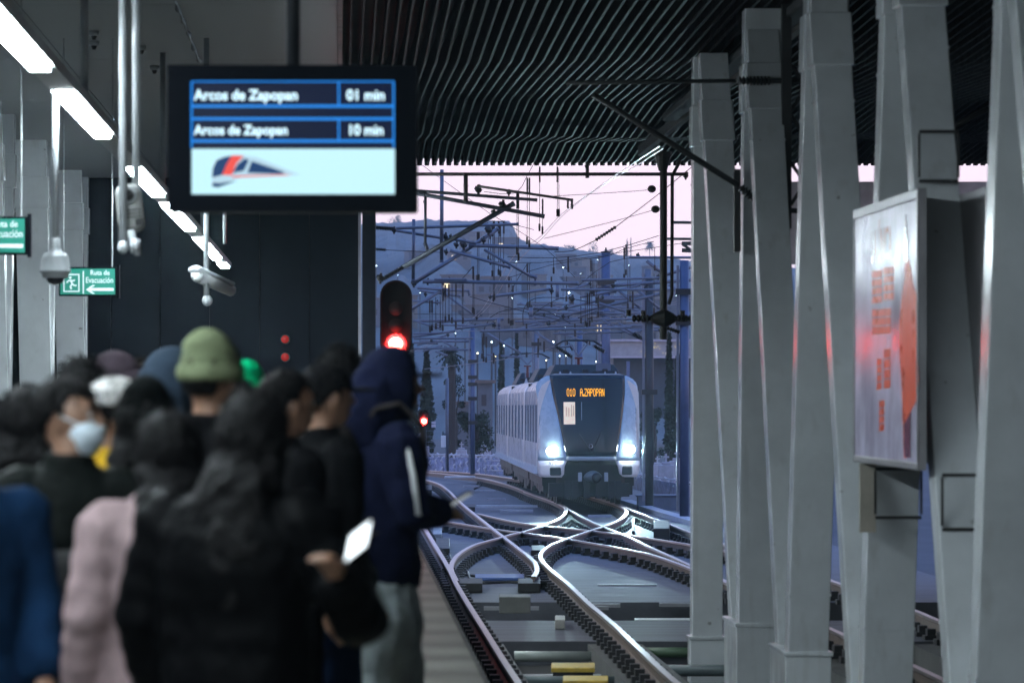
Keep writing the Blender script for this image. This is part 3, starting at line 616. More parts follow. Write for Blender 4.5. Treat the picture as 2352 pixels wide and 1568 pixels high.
# ------------------------------------------------------------------ signals
def signal(lab, x0, x1, y0, y1, lx, ly, lr, v, strength, base, post_x=None):
    q = v / F; c = S((x0 + x1) / 2, y1, v); W = (x1 - x0) * q; H = (y1 - y0) * q
    root = empty("rail_signal", lab, "signal", c, 0, "red rail signals")
    r = W / 2; pts = [(r * math.cos(a), H - r + r * math.sin(a)) for a in [math.pi * i / 14 for i in range(15)]] + [(-r * math.cos(a), r - r * math.sin(a)) for a in [math.pi * i / 14 for i in range(15)]]
    def ring(k, y): return [((p[0]) * k, y, H / 2 + (p[1] - H / 2) * (1 - (1 - k) * W / H)) for p in pts]
    m = MB(); n = len(pts); A, B = ring(1, 0), ring(1, .16); i0 = 0
    m.v = A + B; m.f = [tuple(range(n - 1, -1, -1))[::-1], tuple(range(n, 2 * n))[::-1]] + [(i, n + i, n + (i + 1) % n, (i + 1) % n) for i in range(n)]; m.m = [0] * len(m.f)
    m.build("signal_plate", mat("signal_black", (0.008, 0.006, 0.006), 0.8, spec=.05), root)
    m = MB(); A, B, C, D = ring(1.04, -.13), ring(1.04, .05), ring(.93, -.13), ring(.93, -.002)
    m.v = A + B + C + D
    for i in range(n):
        j = (i + 1) % n; m.f += [(i, j, n + j, n + i), (2 * n + i, 3 * n + i, 3 * n + j, 2 * n + j), (i, 2 * n + i, 2 * n + j, j)]; m.m += [0] * 3
    m.build("rim", mat("signal_rim", (0.012, 0.009, 0.009), 0.8, spec=.05), root, True)
    cx = (lx - (x0 + x1) / 2) * q; cz = (y1 - ly) * q; lr *= q
    m = MB(); m.ball((cx, -.01, cz), (lr, .11, lr), 20, 12); m.build("lamp", glow("signal_lamp_%d" % int(strength), (1.0, 0.045, 0.03), strength), root, True)
    ld = bpy.data.lights.new('signal_beam', 'SPOT'); ld.energy = 26000 if W > .3 else 11000; ld.color = (1, .03, .03); ld.spot_size = R(56); ld.spot_blend = .9; ld.shadow_soft_size = lr * .8
    lo = bpy.data.objects.new('signal_beam', ld); COL.objects.link(lo); lo.parent = root; lo.location = (cx, -.16, cz); lo.rotation_euler = (R(90), 0, 0)
    for k in (1.0, 1.9):
        zz = cz + k * 2.6 * lr
        if zz < H - lr:
            m = MB(); m.tube([(cx, -.004, zz), (cx, -.03, zz)], lr, 18); m.build("dark_lens", mat("dark_lens", (0.02, 0.01, 0.01), 0.6, var=0, spec=.1), root, True)
    px = cx if post_x is None else post_x
    m = MB(); m.tube([(px, .10, .02), (px, .10, base - c.z)], .055 if W > .3 else .04, 12); m.build("post", darksteel, root, True)
    return root, q
signal("tall oval signal showing red beside the hooded man", 875, 945, 645, 822, 909, 790, 16.5, 56, 90, 1.1)
root, q = signal("small distant signal showing red beside a ladder at the curve", 962, 984, 941, 979, 973.6, 967, 6.5, 120, 71, -1.0)
for x in (6, 24):
    m = MB(); m.tube([(x * q, .05, -6 * q), (x * q, .05, -100 * q)], .5 * q, 6); m.build("ladder_rail", galv, root)
for i in range(7):
    m = MB(); m.tube([(6 * q, .05, (-10 - 13 * i) * q), (24 * q, .05, (-10 - 13 * i) * q)], .5 * q, 6); m.build("ladder_rung", galv, root)
for (a, b) in ((6, 11.5), (-2, 4.5)):
    m = MB(); m.box(18 * q, 28 * q, -.02, .01, a * q, b * q); m.build("number_plate", mat("plate_white", (.6, .55, .6), .5), root)

# ------------------------------------------------------------------ train
TV = 108.0; PX = F / TV
def tx(x): return (1115.7 + .26923 * x - 1355.0) / PX
def tz(y): return ZC - (753.85 + .26923 * y - HY) / PX - gz(TV)
root = empty("train", "white and blue train coming round the curve with bright headlights", "train", ((1355 - 1176) / PX, TV, gz(TV)))
root.rotation_euler = (-0.0036, 0, 0.0289)
twhite = mat("train_white", (0.76, 0.72, 0.68), 0.30, var=0.05, scale=2, coat=0.5); tblue = mat("train_pale_blue", (0.34, 0.46, 0.54), 0.28, var=0.06, coat=0.5)
tglass = mat("train_glass", (0.008, 0.013, 0.020), 0.10, var=0.1, coat=0.1, spec=.35); tblack = mat("train_black", (0.012, 0.014, 0.016), 0.6, var=0.3)
tgrey = mat("train_grey", (0.30, 0.33, 0.36), 0.5, var=.15)
HW = 1.275
def fy(x, z):
    a = min(1.0, abs(x) / HW); return 0.62 * a ** 2.8 + 0.50 * max(0.0, (z - 1.15) / 2.1) ** 1.7 + (0.10 * max(0, 1.0 - z) if z < 1.0 else 0)
def patch(name, rows, mt, off=0.0, nc=10, thick=0.05, smooth=True):
    m = MB(); rr = []
    for (ra, rb) in zip(rows[:-1], rows[1:]):
        k = max(1, int(abs(rb[0] - ra[0]) / 35))
        for i in range(k): t = i / k; rr.append([ra[j] + (rb[j] - ra[j]) * t for j in range(3)])
    rr.append(rows[-1])
    for (y, xl, xr) in rr:
        for i in range(nc + 1):
            x = tx(xl + (xr - xl) * i / nc); z = tz(y); m.v.append((x, fy(x, z) - off, z))
    for j in range(len(rr) - 1):
        for i in range(nc):
            a = j * (nc + 1) + i; m.f.append((a, a + nc + 1, a + nc + 2, a + 1)); m.m.append(0)
    o = m.build(name, mt, root, smooth)
    s = o.modifiers.new("thick", 'SOLIDIFY'); s.thickness = thick; s.offset = -1
    return o
patch("windscreen", [(396, 553, 1200), (560, 577, 1197), (760, 622, 1172), (900, 650, 1150), (1000, 668, 1132), (1091, 690, 1115)], tglass, 0.004, 24)
patch("left_pillar", [(402, 530, 552), (430, 480, 555), (460, 452, 560), (490, 440, 566), (540, 440, 575), (640, 452, 596), (760, 464, 621), (900, 455, 649), (1000, 450, 667), (1091, 450, 689), (1128, 453, 688)], tblue, 0)
patch("right_pillar", [(402, 1201, 1215), (430, 1201, 1272), (460, 1200, 1300), (490, 1200, 1312), (530, 1199, 1317), (640, 1187, 1303), (760, 1173, 1296), (900, 1151, 1302), (1000, 1133, 1310), (1091, 1116, 1318), (1128, 1117, 1325)], tblue, 0)
patch("bumper_lip", [(1093, 690, 1115), (1128, 688, 1117)], tgrey, 0.05, 14)
patch("left_bumper", [(1130, 453, 688), (1180, 456, 668), (1245, 460, 664), (1272, 500, 645)], twhite, 0.02)
patch("right_bumper", [(1130, 1117, 1325), (1180, 1135, 1325), (1240, 1150, 1322), (1266, 1180, 1270)], twhite, 0.02)
patch("front_apron", [(1130, 640, 1160), (1300, 600, 1200), (1440, 620, 1180)], tblack, -0.28, 12)
patch("roof_brow", [(384, 600, 1150), (397, 553, 1200)], tgrey, -0.02, 12)
m = MB(); a, b = tx(668), tx(765); m.face([(a, fy(a, tz(818)) - .02, tz(818)), (b, fy(b, tz(818)) - .02, tz(818)), (b, fy(b, tz(628)) - .02, tz(628)), (a, fy(a, tz(628)) - .02, tz(628))])
cw = mat("cab_light", (0.6, 0.5, 0.4), 0.6, var=.25, scale=6, emit=(1.0, 0.80, 0.58), es=0.55); m.build("lit_cab_window", cw, root)
for x in (690, 712, 735, 750):
    m = MB(); a = tx(x); m.box(a - .006, a + .008, fy(a, tz(720)) - .03, fy(a, tz(720)) - .026, tz(815), tz(650 + (x % 7) * 5)); m.build("curtain_fold", mat("curtain", (0.35, 0.28, 0.22), .8), root)
m = MB(); a = tx(820); m.box(a - .008, a + .008, fy(a, tz(720)) - .05, fy(a, tz(720)) - .02, tz(802), tz(628)); m.build("window_divider", tgrey, root)
for (xa, ya, xb, yb2) in ((905, 1060, 985, 880), (905, 1060, 800, 900)):
    m = MB(); pa, pb = tx(xa), tx(xb); m.tube([(pa, fy(pa, tz(ya)) - .03, tz(ya)), (pb, fy(pb, tz(yb2)) - .03, tz(yb2))], .012, 6); m.build("wiper", tblack, root)
amb = glow("led_amber", (1.0, 0.42, 0.02), 2.2)
yb = fy(0, tz(545)) - 0.06
GL = {"0": "01110 10001 10001 10001 10001 10001 01110", "1": "00100 01100 00100 00100 00100 00100 01110", "A": "01110 10001 10001 11111 10001 10001 10001", ".": "00000 00000 00000 00000 00000 01100 01100", "Z": "11111 00001 00010 00100 01000 10000 11111", "P": "11110 10001 10001 11110 10000 10000 10000", "O": "01110 10001 10001 10001 10001 10001 01110", "N": "10001 11001 11001 10101 10011 10011 10001"}
def matrix(s_, x0, x1):
    m = MB(); cols = sum(3 if c == "." else 6 for c in s_) - 1; px_ = (tx(x1) - tx(x0)) / cols; pz = (tz(512) - tz(579)) / 7; k = 0
    for c in s_:
        g = GL[c].split(); cs = range(1, 3) if c == "." else range(5)
        for j, cc in enumerate(cs):
            for i in range(7):
                if g[i][cc] == "1":
                    xa = tx(x0) + (k + j) * px_; za = tz(512) - (i + 1) * pz
                    m.face([(xa, yb + .03 + (za - tz(545)) * .12, za + pz * .08), (xa + px_ * .9, yb + .03 + (za - tz(545)) * .12, za + pz * .08), (xa + px_ * .9, yb + .03 + (za - tz(545)) * .12, za + pz * .92), (xa, yb + .03 + (za - tz(545)) * .12, za + pz * .92)])
        k += 3 if c == "." else 6
    m.build("lettering", amb, root)
matrix("010", 696, 768); matrix("A.ZAPOPAN", 810, 1018)
words("lettering", "3113", mat("number_grey", (.18, .2, .24), .5, var=0), (tx(537), fy(tx(560), tz(1150)) - .06, tz(1163)), tx(635) - tx(537), tz(1133) - tz(1163), (1, -.25, 0), (0, 0, 1), root, .01)
m = MB(); m.tube([(tx(897) + .045 * math.cos(a), fy(.1, tz(1003)) - .03, tz(1003) + .045 * math.sin(a)) for a in [2 * math.pi * i / 20 for i in range(21)]], .009, 6); m.build("emblem_ring", mat("chrome", (.6, .65, .7), .25, .8), root)
for (x0, x1, y0, y1) in ((527, 624, 1018, 1078), (1174, 1271, 1003, 1062)):
    xa, xb = tx(x0), tx(x1); xm = (xa + xb) / 2; z = (tz(y0) + tz(y1)) / 2; h = abs(tz(y0) - tz(y1)) / 2
    hb = empty("headlight", None, None, (xm, fy(xm, z), z)); hb.parent = root
    m = MB(); m.ball((0, -.02, 0), ((xb - xa) / 2 * 1.15, .035, h * 1.25), 20, 10); m.build("headlight_bowl", tgrey, hb, True)
    m = MB()
    for k in (-.5, .5): m.ball((k * (xb - xa) * .5, -.045, 0), ((xb - xa) * .32, .04, h * 1.2), 14, 8)
    m.build("headlight_lens", glow("headlamp_white", (0.80, 0.97, 1.0), 130.0), hb, True)
    ld = bpy.data.lights.new("headlight_beam", 'SPOT'); ld.energy = 3600; ld.color = (.62, .92, 1); ld.spot_size = R(30); ld.spot_blend = 1.0; ld.shadow_soft_size = .08
    lo = bpy.data.objects.new("headlight_beam", ld); COL.objects.link(lo); lo.parent = hb; lo.location = (0, -.14, 0); lo.rotation_euler = (R(-89), 0, 0)
for (x0, x1, y0, y1) in ((548, 648, 1183, 1255), (1160, 1256, 1173, 1250)):
    m = MB(); a, b = tx(x0), tx(x1); f_ = fy((a + b) / 2, tz(y0)); m.box(a, b, f_ - .10, f_ + .05, tz(y1), tz(y0)); bevel(m.build("bumper_grille", tblack, root), .04, 3)
m = MB(); m.ball((tx(915), .02, tz(1262)), ((tx(995) - tx(835)) / 2, .16, (tz(1210) - tz(1312)) / 2), 20, 12, fn=lambda d, q: Vector((q.x * (1 - .25 * max(0, d.z)), q.y, q.z))); m.build("coupler_cover", mat("coupler_grey", (.10, .12, .13), .5), root, True)
m = MB(); m.tube([(tx(940), -.05, tz(1270)), (tx(940), -.17, tz(1270))], [.13, .10], 18); m.build("coupler", tblack, root, True)
for (x0, x1) in ((787, 820), (1010, 1043)):
    m = MB(); m.box(tx(x0), tx(x1), -.06, .02, tz(1306), tz(1228)); bevel(m.build("jumper_box", tgrey, root), .015)
m = MB()
for x in (700, 760, 1070, 1130, 860, 960): m.box(tx(x) - .06, tx(x) + .09, .2, .5, .18, tz(1300))
m.box(-1.0, 1.0, .35, .9, .22, .55); m.build("underfloor_gear", tblack, root)
for x in (-.76, .72):
    m = MB(); m.tube([(x, 1.9, .42), (x + .13, 1.9, .42)], .42, 24); m.build("wheel", mat("wheel_steel", (.03, .03, .032), .5, .3), root)
# cars
half = [(1.20, .70), (1.275, .85), (1.275, 1.5), (1.265, 2.4), (1.245, 2.80), (1.17, 2.98), (1.02, 3.10), (.80, 3.17), (.4, 3.20), (0, 3.21)]
secp = [(-x, z) for x, z in half] + [(x, z) for x, z in reversed(half[:-1])]
def car(y0, y1, k):
    cr_ = MB(); n = len(secp)
    ys = [y0] + [y0 + (y1 - y0) * i / 8 for i in range(1, 8)] + [y1]
    for y in ys:
        for x, z in secp: cr_.v.append((x, y, z))
    for j in range(len(ys) - 1):
        for i in range(n - 1): a = j * n + i; cr_.f.append((a, a + n, a + n + 1, a + 1)); cr_.m.append(0)
        a = j * n; cr_.f.append((a, a + n - 1, a + 2 * n - 1, a + n)); cr_.m.append(0)
    cr_.f.append(tuple(range(n))); cr_.m.append(0); cr_.f.append(tuple(range((len(ys) - 1) * n, len(ys) * n))[::-1]); cr_.m.append(0)
    body = cr_.build("car_body", twhite, root)
    for p in body.data.polygons: p.use_smooth = abs(p.normal.y) < .5
    for sx in (-1, 1):
        L = y1 - y0; m = MB(); gm = MB()
        for i in range(5):
            yy = y0 + L * (i + .5) / 5
            for d in (-.75, 0, .75): gm.box(sx * 1.271 - .006, sx * 1.271 + .006, yy + d - .018, yy + d + .018, .88, 2.86)
            for d in (-.37, .37):
                m = MB(); m.box(sx * 1.272 - .006, sx * 1.272 + .006, yy + d - .29, yy + d + .29, 1.55, 2.5); m.build("side_window", mat("side_glass", (.38, .38, .42), .10, var=.1, coat=1), body)
        gm.build("door_seam", tgrey, body)
        for i in range(10):
            m = MB(); yy = y0 + L * (i + .5) / 10; m.hexa([(sx * 1.27, yy - .3, .78), (sx * 1.36, yy - .12, .78), (sx * 1.36, yy + .12, .78), (sx * 1.27, yy + .3, .78), (sx * 1.27, yy - .1, .98), (sx * 1.30, yy - .05, .94), (sx * 1.30, yy + .05, .94), (sx * 1.27, yy + .1, .98)]); m.build("door_step", tgrey, body)
    m = MB(); m.box(-1.15, 1.15, y0 + .3, y1 - .3, .48, .70)
    rnd = random.Random(k)
    y = y0 + .4
    while y < y1 - 1:
        l = rnd.uniform(.5, 1.6); m.box(-1.12, -.6, y, y + l, rnd.uniform(.16, .38), .49); m.box(.6, 1.12, y, y + l, rnd.uniform(.16, .38), .49); y += l + rnd.uniform(.1, .5)
    m.build("underframe", tblack, body)
    for yy in (y0 + 2.2, y0 + 4.2, y1 - 4.0, y1 - 2.0):
        for x in (-.78, .65):
            m = MB(); m.tube([(x, yy, .42), (x + .13, yy, .42)], .41, 20); m.build("wheel", mat("wheel_steel", (0, 0, 0)), body)
    m = MB(); xa, xb = -.98, .92
    yb_ = y0 + (1.0 if k == 0 else 1.6)
    m.hexa([(xa, yb_, 3.16), (xb, yb_, 3.16), (xb, yb_ + 4.5, 3.16), (xa, yb_ + 4.5, 3.16), (xa + .2, yb_ + .55, 3.52), (xb - .2, yb_ + .55, 3.52), (xb - .2, yb_ + 4.2, 3.52), (xa + .2, yb_ + 4.2, 3.52)])
    for i in range(7): m.box(-.85 + .25 * i, -.70 + .25 * i, yb_ + .15 + .06 * (i % 3), yb_ + .5, 3.2, 3.36 + .05 * (i % 2))
    o = bevel(m.build("roof_equipment", tblack, body), .03); 
    m = MB(); m.box(.25, .62, yb_ + .3, yb_ + .34, 3.32, 3.55); m.build("equipment_lid", mat("lid_blue", (.08, .10, .15), .5), body)
    for x in (-.68, -.42, .45, .72):
        m = MB(); m.tube([(x, y0 + .75, 3.15), (x, y0 + .75, 3.34)], [.07, .012], 10); m.build("roof_horn", tgrey, body)
    return body
c0 = car(.72, 11.0, 0); c1 = car(11.25, 27.0, 1); c2 = car(27.25, 41.5, 2)
for y in (11.12, 27.12):
    m = MB(); m.box(-1.16, 1.16, y - .14, y + .14, .75, 3.08); m.build("gangway", tblack, root)
pr = mat("panto_red", (.10, .015, .02), .5, var=.1)
def panto(x, y, zb, zt, w_):
    m = MB(); m.tube([(x, y, 3.3), (x, y, zb + (zt - zb) * .45)], .035, 8); m.box(x - .10, x + .10, y - .1, y + .1, zb + (zt - zb) * .40, zb + (zt - zb) * .46); m.build("pantograph_mast", pr, root)
    m = MB(); zm = zb + (zt - zb) * .5
    for s_ in (-1, 1):
        m.tube([(x, y, zm), (x + s_ * w_ * .32, y, zt - .06)], .016, 6); m.tube([(x + s_ * .06, y, 3.3), (x + s_ * .06, y + .4, zm)], .012, 6)
        m.tube([(x, y, zm), (x + s_ * w_ * .2, y + .3, zt - .1)], .014, 6)
    m.build("pantograph_arm", galv, root)
    m = MB()
    for d in (0, .28): m.tube([(x - w_ * .75, y + d, zt - .14), (x - w_ * .5, y + d, zt - .02), (x - w_ * .3, y + d, zt), (x + w_ * .3, y + d, zt), (x + w_ * .5, y + d, zt - .02), (x + w_ * .75, y + d, zt - .14)], .022, 8)
    m.box(x - w_ * .38, x - w_ * .34, y - .02, y + .3, zt - .12, zt); m.box(x + w_ * .34, x + w_ * .38, y - .02, y + .3, zt - .12, zt); m.build("pantograph_head", darksteel, root)
panto(tx(840), 3.2, 3.35, tz(85), .80); panto(tx(440) + .34, 18.0, 3.35, tz(215) + .22, .86)
# ------------------------------------------------------------------ overhead line
def C(x, y, v): return S(x * .33647 + 829.2, y * .33647 + 339.2, v)
backlit = mat("shaded_tube", (0.12, 0.105, 0.11), 0.5, 0.4, var=.2)  # tube colour darkened and browned to stand for backlight
def assembly(lab, v, tubes, ins=(), clamps=(), mt=galv, cat="overhead bracket"):
    c = C(*tubes[0][0], v); root = empty("catenary_bracket", lab, cat, c, 0, "overhead line brackets")
    q = v / F * .33647
    for i, (a, b, r) in enumerate(tubes):
        dv = random.uniform(-.25, .25); m = MB(); p, s = C(*a, v + dv) - c, C(*b, v + dv) - c; m.tube([p, s], r * q, 10)
        d = (s - p).normalized(); m.tube([s - d * r * q * .6, s + d * .02], r * q * 1.12, 10); m.build("bracket_tube", mt, root, True)
    for (a, b, r, n) in ins:
        m = MB(); m.sheds(C(*a, v) - c, C(*b, v) - c, r * q * .55, n, r * q * 1.25); m.build("insulator", darksteel, root)
    for (x, y, r) in clamps:
        r *= .68; m = MB(); p = C(x, y, v) - c; m.ball(p, (r * q, r * q * 1.2, r * q * 1.1), 10, 6); m.tube([p + Vector((-r * q, 0, r * q * .6)), p + Vector((r * q, 0, -r * q * .5))], r * q * .55, 8); m.tube([p + Vector((0, 0, -1.7 * r * q)), p + Vector((.3 * r * q, 0, 1.5 * r * q))], r * q * .4, 8); m.build("clamp", darksteel, root)
    return root
assembly("dark tube across the whole opening just below the roof teeth", 66, [((60, 181), (2225, 181), 12), ((715, 172), (715, 362), 15), ((1545, 100), (1545, 200), 12)], clamps=[(715, 262, 22), (2215, 190, 26), (1540, 130, 18)], mt=backlit)
assembly("two slanting pale tubes ending left of the sky, with the long insulated strut below them", 68, [((60, 255), (1245, 468), 14), ((60, 270), (1195, 357), 11), ((290, 815), (1040, 383), 17), ((440, 300), (438, 660), 10), ((438, 650), (456, 705), 12)], [((135, 905), (300, 808), 16, 12)], [(965, 390, 34), (1008, 305, 22), (436, 372, 16), (438, 660, 18), (905, 440, 24), (1035, 385, 12), (130, 890, 34)])
assembly("slim dark registration arm with a hooked end against the pink sky", 67, [((790, 262), (1440, 357), 9), ((1440, 350), (1440, 410), 8), ((1412, 358), (1412, 405), 7)], clamps=[(800, 285, 34), (1440, 395, 14)], mt=backlit)
assembly("long tubes over the mesa hill with a dark insulator at the wall edge", 80, [((240, 550), (1070, 522), 10), ((240, 565), (545, 615), 10), ((545, 610), (780, 652), 10), ((552, 150), (550, 775), 13), ((360, 488), (356, 905), 12)], [((95, 545), (235, 555), 16, 12)], [(360, 572, 16), (550, 340, 12), (575, 605, 26), (612, 605, 16), (225, 562, 24)])
assembly("thick rising strut and horizontal tube in the middle of the view", 84, [((350, 930), (700, 710), 15), ((700, 710), (935, 553), 14), ((735, 665), (1342, 688), 13), ((608, 702), (1015, 815), 11), ((840, 695), (1165, 880), 10), ((1150, 870), (1195, 885), 12), ((1190, 885), (1190, 935), 9), ((420, 912), (1480, 926), 12), ((500, 899), (715, 899), 8)], [((420, 912), (490, 914), 15, 6)], [(870, 560, 34), (835, 630, 24), (700, 660, 34), (650, 662, 24), (580, 710, 20), (1190, 890, 14), (360, 925, 26), (455, 912, 22)])
assembly("pinkish tubes behind the red signal", 100, [((385, 957), (735, 978), 9), ((735, 975), (740, 1005), 10), ((400, 975), (675, 1012), 8), ((300, 1130), (545, 975), 11), ((555, 985), (775, 1145), 8), ((355, 1183), (970, 1170), 10), ((350, 1045), (540, 1058), 7), ((350, 1290), (640, 1252), 8), ((360, 1303), (760, 1300), 7), ((355, 1270), (560, 1262), 7), ((360, 1180), (545, 1235), 7), ((640, 1236), (905, 1204), 8), ((360, 1330), (520, 1335), 7), ((360, 1372), (650, 1366), 6)], clamps=[(565, 985, 22), (440, 1000, 16), (520, 1055, 16), (910, 1210, 18), (790, 1160, 14), (540, 1230, 14), (560, 930, 12)])
assembly("tubes crossing the hill right of the contact wires", 92, [((875, 1017), (1285, 966), 10), ((1340, 932), (1340, 1028), 12), ((1505, 905), (2040, 888), 8), ((1365, 968), (2265, 970), 9), ((940, 1168), (940, 1230), 11), ((815, 1252), (1840, 1226), 8)], clamps=[(1300, 975, 22), (880, 1020, 14), (1420, 770, 1)])
assembly("blue tangled tubes left of the right-hand blue post", 96, [((1730, 940), (2265, 902), 12), ((1340, 1108), (1620, 1042), 9), ((1495, 1022), (1745, 965), 10), ((1450, 1130), (2045, 998), 10), ((1750, 968), (1905, 1092), 10), ((1870, 960), (2045, 1105), 10), ((1830, 748), (2265, 750), 9), ((1950, 772), (2050, 852), 12), ((2040, 880), (2300, 800), 11), ((2100, 935), (2210, 1005), 9), ((1600, 1052), (1800, 1118), 9), ((1570, 1010), (1900, 940), 8)], clamps=[(1890, 735, 18), (1720, 940, 20), (2030, 880, 18), (1440, 1030, 26), (1400, 1090, 18), (1950, 960, 24), (1570, 985, 14), (1650, 1020, 14)])
assembly("lower layer of blue tubes above the train roof", 112, [((1200, 1130), (2010, 1130), 8), ((1050, 1187), (2050, 1165), 8), ((1090, 1235), (1700, 1195), 7), ((1310, 1270), (1900, 1256), 7), ((860, 1265), (1090, 1402), 8), ((1165, 1240), (1440, 1430), 9), ((1750, 1195), (1935, 1312), 10), ((1650, 1180), (1900, 1300), 9), ((860, 1412), (1080, 1430), 6), ((1285, 1365), (1440, 1355), 7), ((1580, 1345), (1660, 1395), 9), ((1180, 1090), (1650, 1120), 7), ((1300, 1190), (1520, 1100), 8), ((1480, 1160), (1760, 1050), 8)], [((1330, 1355), (1440, 1428), 14, 9), ((1860, 1265), (1930, 1310), 14, 7), ((1590, 1350), (1660, 1392), 14, 7)], [(1160, 1140, 24), (1280, 1200, 20), (1380, 1150, 16), (900, 1205, 18), (1560, 1175, 18), (1610, 1230, 14), (1440, 1365, 18), (1250, 1140, 14)])
assembly("short blue tubes between the posts at the right of the sky", 75, [((2130, 510), (2330, 512), 10), ((2090, 622), (2330, 624), 9), ((2190, 655), (2330, 650), 14), ((2190, 700), (2330, 706), 14), ((2190, 655), (2260, 705), 10)])
assembly("thin curved stay hoops with terminal boxes over the train", 104, [((1160, 1090), (1160, 1165), 14), ((1438, 1020), (1438, 1075), 17), ((1110, 1200), (1200, 1192), 6)], clamps=[(1160, 1095, 22), (1438, 1030, 26)])
rnd4 = random.Random(21)
for (lab, v, xa, xb, ya, yb, n) in (("dense cluster of far blue tubes around the rear pantograph", 135, 1000, 1500, 1060, 1330, 13), ("dense cluster of far blue tubes around the lattice mast", 128, 1380, 1980, 930, 1260, 16), ("far reddish tubes low beside the red signal", 150, 370, 720, 1180, 1400, 9)):
    tb = []
    for k in range(n):
        x0 = rnd4.uniform(xa, xb - 150); y0 = rnd4.uniform(ya, yb); L = rnd4.uniform(150, 420); sl = rnd4.choice((0, 0, .02, -.04, .35, -.3, .5)); L = L * .5 if abs(sl) > .2 else L; tb.append(((x0, y0), (min(x0 + L, xb + 60), y0 + sl * L), rnd4.uniform(5.5, 8.5)))
    assembly(lab, v, tb, clamps=[(t[1][0], t[1][1], 14) for t in tb[::2]])
# big dropper post hung from the roof end
root = empty("drop_post", "black drop post hanging from the roof end with a cross of insulators", "drop post", C(2065, 700, 62))
q = 62 / F * .33647
def dp(name, pts, r, sq=None, ins=False):
    m = MB(); P = [C(x, y, 62) - root.location for x, y in pts]
    if ins: m.sheds(P[0], P[-1], r * q * .7, 5, r * q * 1.4)
    else: m.tube(P, [x * q for x in r] if isinstance(r, (list, tuple)) else r * q, 12)
    m.build(name, mat("drop_black", (0.022, 0.020, 0.016), .5, .2), root)
dp("post", [(2065, 60), (2065, 1310)], 25); dp("flange", [(2060, 55), (2060, 160)], [58, 28]); dp("flange", [(2060, 30), (2060, 60)], 60); dp("side_rod", [(2180, 90), (2125, 190), (2122, 1000), (2100, 1070)], 12)
dp("hub", [(1990, 1165), (2070, 1165), (2140, 1165)], [30, 70, 30]); dp("arm", [(1850, 1165), (2000, 1165)], 20, ins=True); dp("arm", [(2130, 1165), (2260, 1165)], 20, ins=True)
for x, y0, y1 in ((1828, 1105, 1150), (1928, 1110, 1185), (2195, 1110, 1190)): dp("insulator_pot", [(x, y0), (x, y1)], 17)
dp("lower_insulator", [(2090, 1230), (2175, 1260)], 12, ins=True)
for (x, y) in ((1985, 282), (2010, 420)):
    c = C(x, y, 62.5) ; m = MB(); m.ball(c, (30 * q, 30 * q, 26 * q)); tag(m.build("wire_weight", mat("drop_black", (0, 0, 0)), None, True), "dark round weight on the %s line left of the drop post" % ("upper" if y < 300 else "lower"), "line weight")
# gantry arms under the near roof
def tubes(name, lab, cat, v, segs, mt, ins=()):
    c = S(*segs[0][0], v); root = empty(name, lab, cat, c)
    for (a, b, r) in segs:
        m = MB(); m.tube([S(*a, v) - c, S(*b, v) - c], r * v / F, 10); m.build("arm_tube", mt, root, True)
    for (a, b, r, n) in ins:
        m = MB(); m.sheds(S(*a, v) - c, S(*b, v) - c, r * .6 * v / F, n, r * 1.3 * v / F); m.build("insulator", darksteel, root)
    return root
root = tubes("roof_bracket", "dark triangular bracket arm crossing in front of the columns", "overhead bracket", 42.0, [((1300, 191), (1690, 186), 5), ((1362, 218), (1695, 425), 7), ((1760, 480), (1840, 485), 6), ((1770, 186), (1838, 186), 6)], darksteel, [((1695, 186), (1770, 186), 9, 9), ((1700, 430), (1762, 480), 9, 9)])
c = root.location; m = MB(); p = S(1795, 95, 42); q_ = S(1817, 525, 42); m.box(p.x - c.x, q_.x - c.x, -.08, .08, q_.z - c.z, RZ - c.z); m.build("bracket_post", darksteel, root)
p = S(1690, 385, 42); q_ = S(1705, 575, 42); m = MB(); m.box(p.x - c.x, q_.x - c.x, .3, .5, q_.z - c.z, p.z - c.z); m.build("hanger_plate", darksteel, root)
for (a, b) in (((1817, 150), (1842, 185)), ((1817, 255), (1842, 215)), ((1817, 265), (1842, 305)), ((1817, 350), (1842, 320)), ((1817, 375), (1842, 410)), ((1817, 470), (1842, 430))):
    m = MB(); m.tube([S(*a, 42) - c, S(*b, 42) - c], .018, 6); m.build("lattice_bar", darksteel, root)
tubes("roof_bracket", "dark slanting strut under the roof at the far right between the columns", "overhead bracket", 46, [((2190, 290), (2300, 235), 6)], darksteel)

# wires
def wire(lab, pts, r=2.0, v=None, mt=wirem, droppers=()):
    P = [C(p[0], p[1], p[2] if len(p) > 2 else v) for p in pts]; L = smooth_line(P, 2.0) if len(P) > 2 else P
    m = MB(); m.tube(L, r * (v or pts[0][2]) / F * .33647, 5); o = tag(m.build("overhead_wire", mt), lab, "wire", "overhead line wires")
    for (x, y0, y1) in droppers:
        m = MB(); a, b = C(x, y0, v), C(x + random.uniform(-2, 2), y1, v); rr = 2.3 * v / F * .33647
        m.tube([a, b], rr, 5); m.tube([b + Vector((0, 0, .0)), b + Vector((.0, 0, .12))], rr * 3, 6)
        if random.random() < .6: m.tube([a, a - Vector((0, 0, .25))], rr * 2.6, 6)
        m.build("dropper", wirem, o)
bright = mat("contact_wire", (.45, .36, .34), .3, .8, var=0)
wire("left one of the paired contact wires running from the roof to the hill", [(2040, -10, 52), (1900, 80, 56), (1570, 305, 68), (1345, 475, 78), (1235, 598, 84), (1040, 745, 100), (870, 1040, 120), (780, 1150, 140), (640, 1250, 160), (450, 1345, 180), (300, 1400, 190)], 3.2, mt=bright)
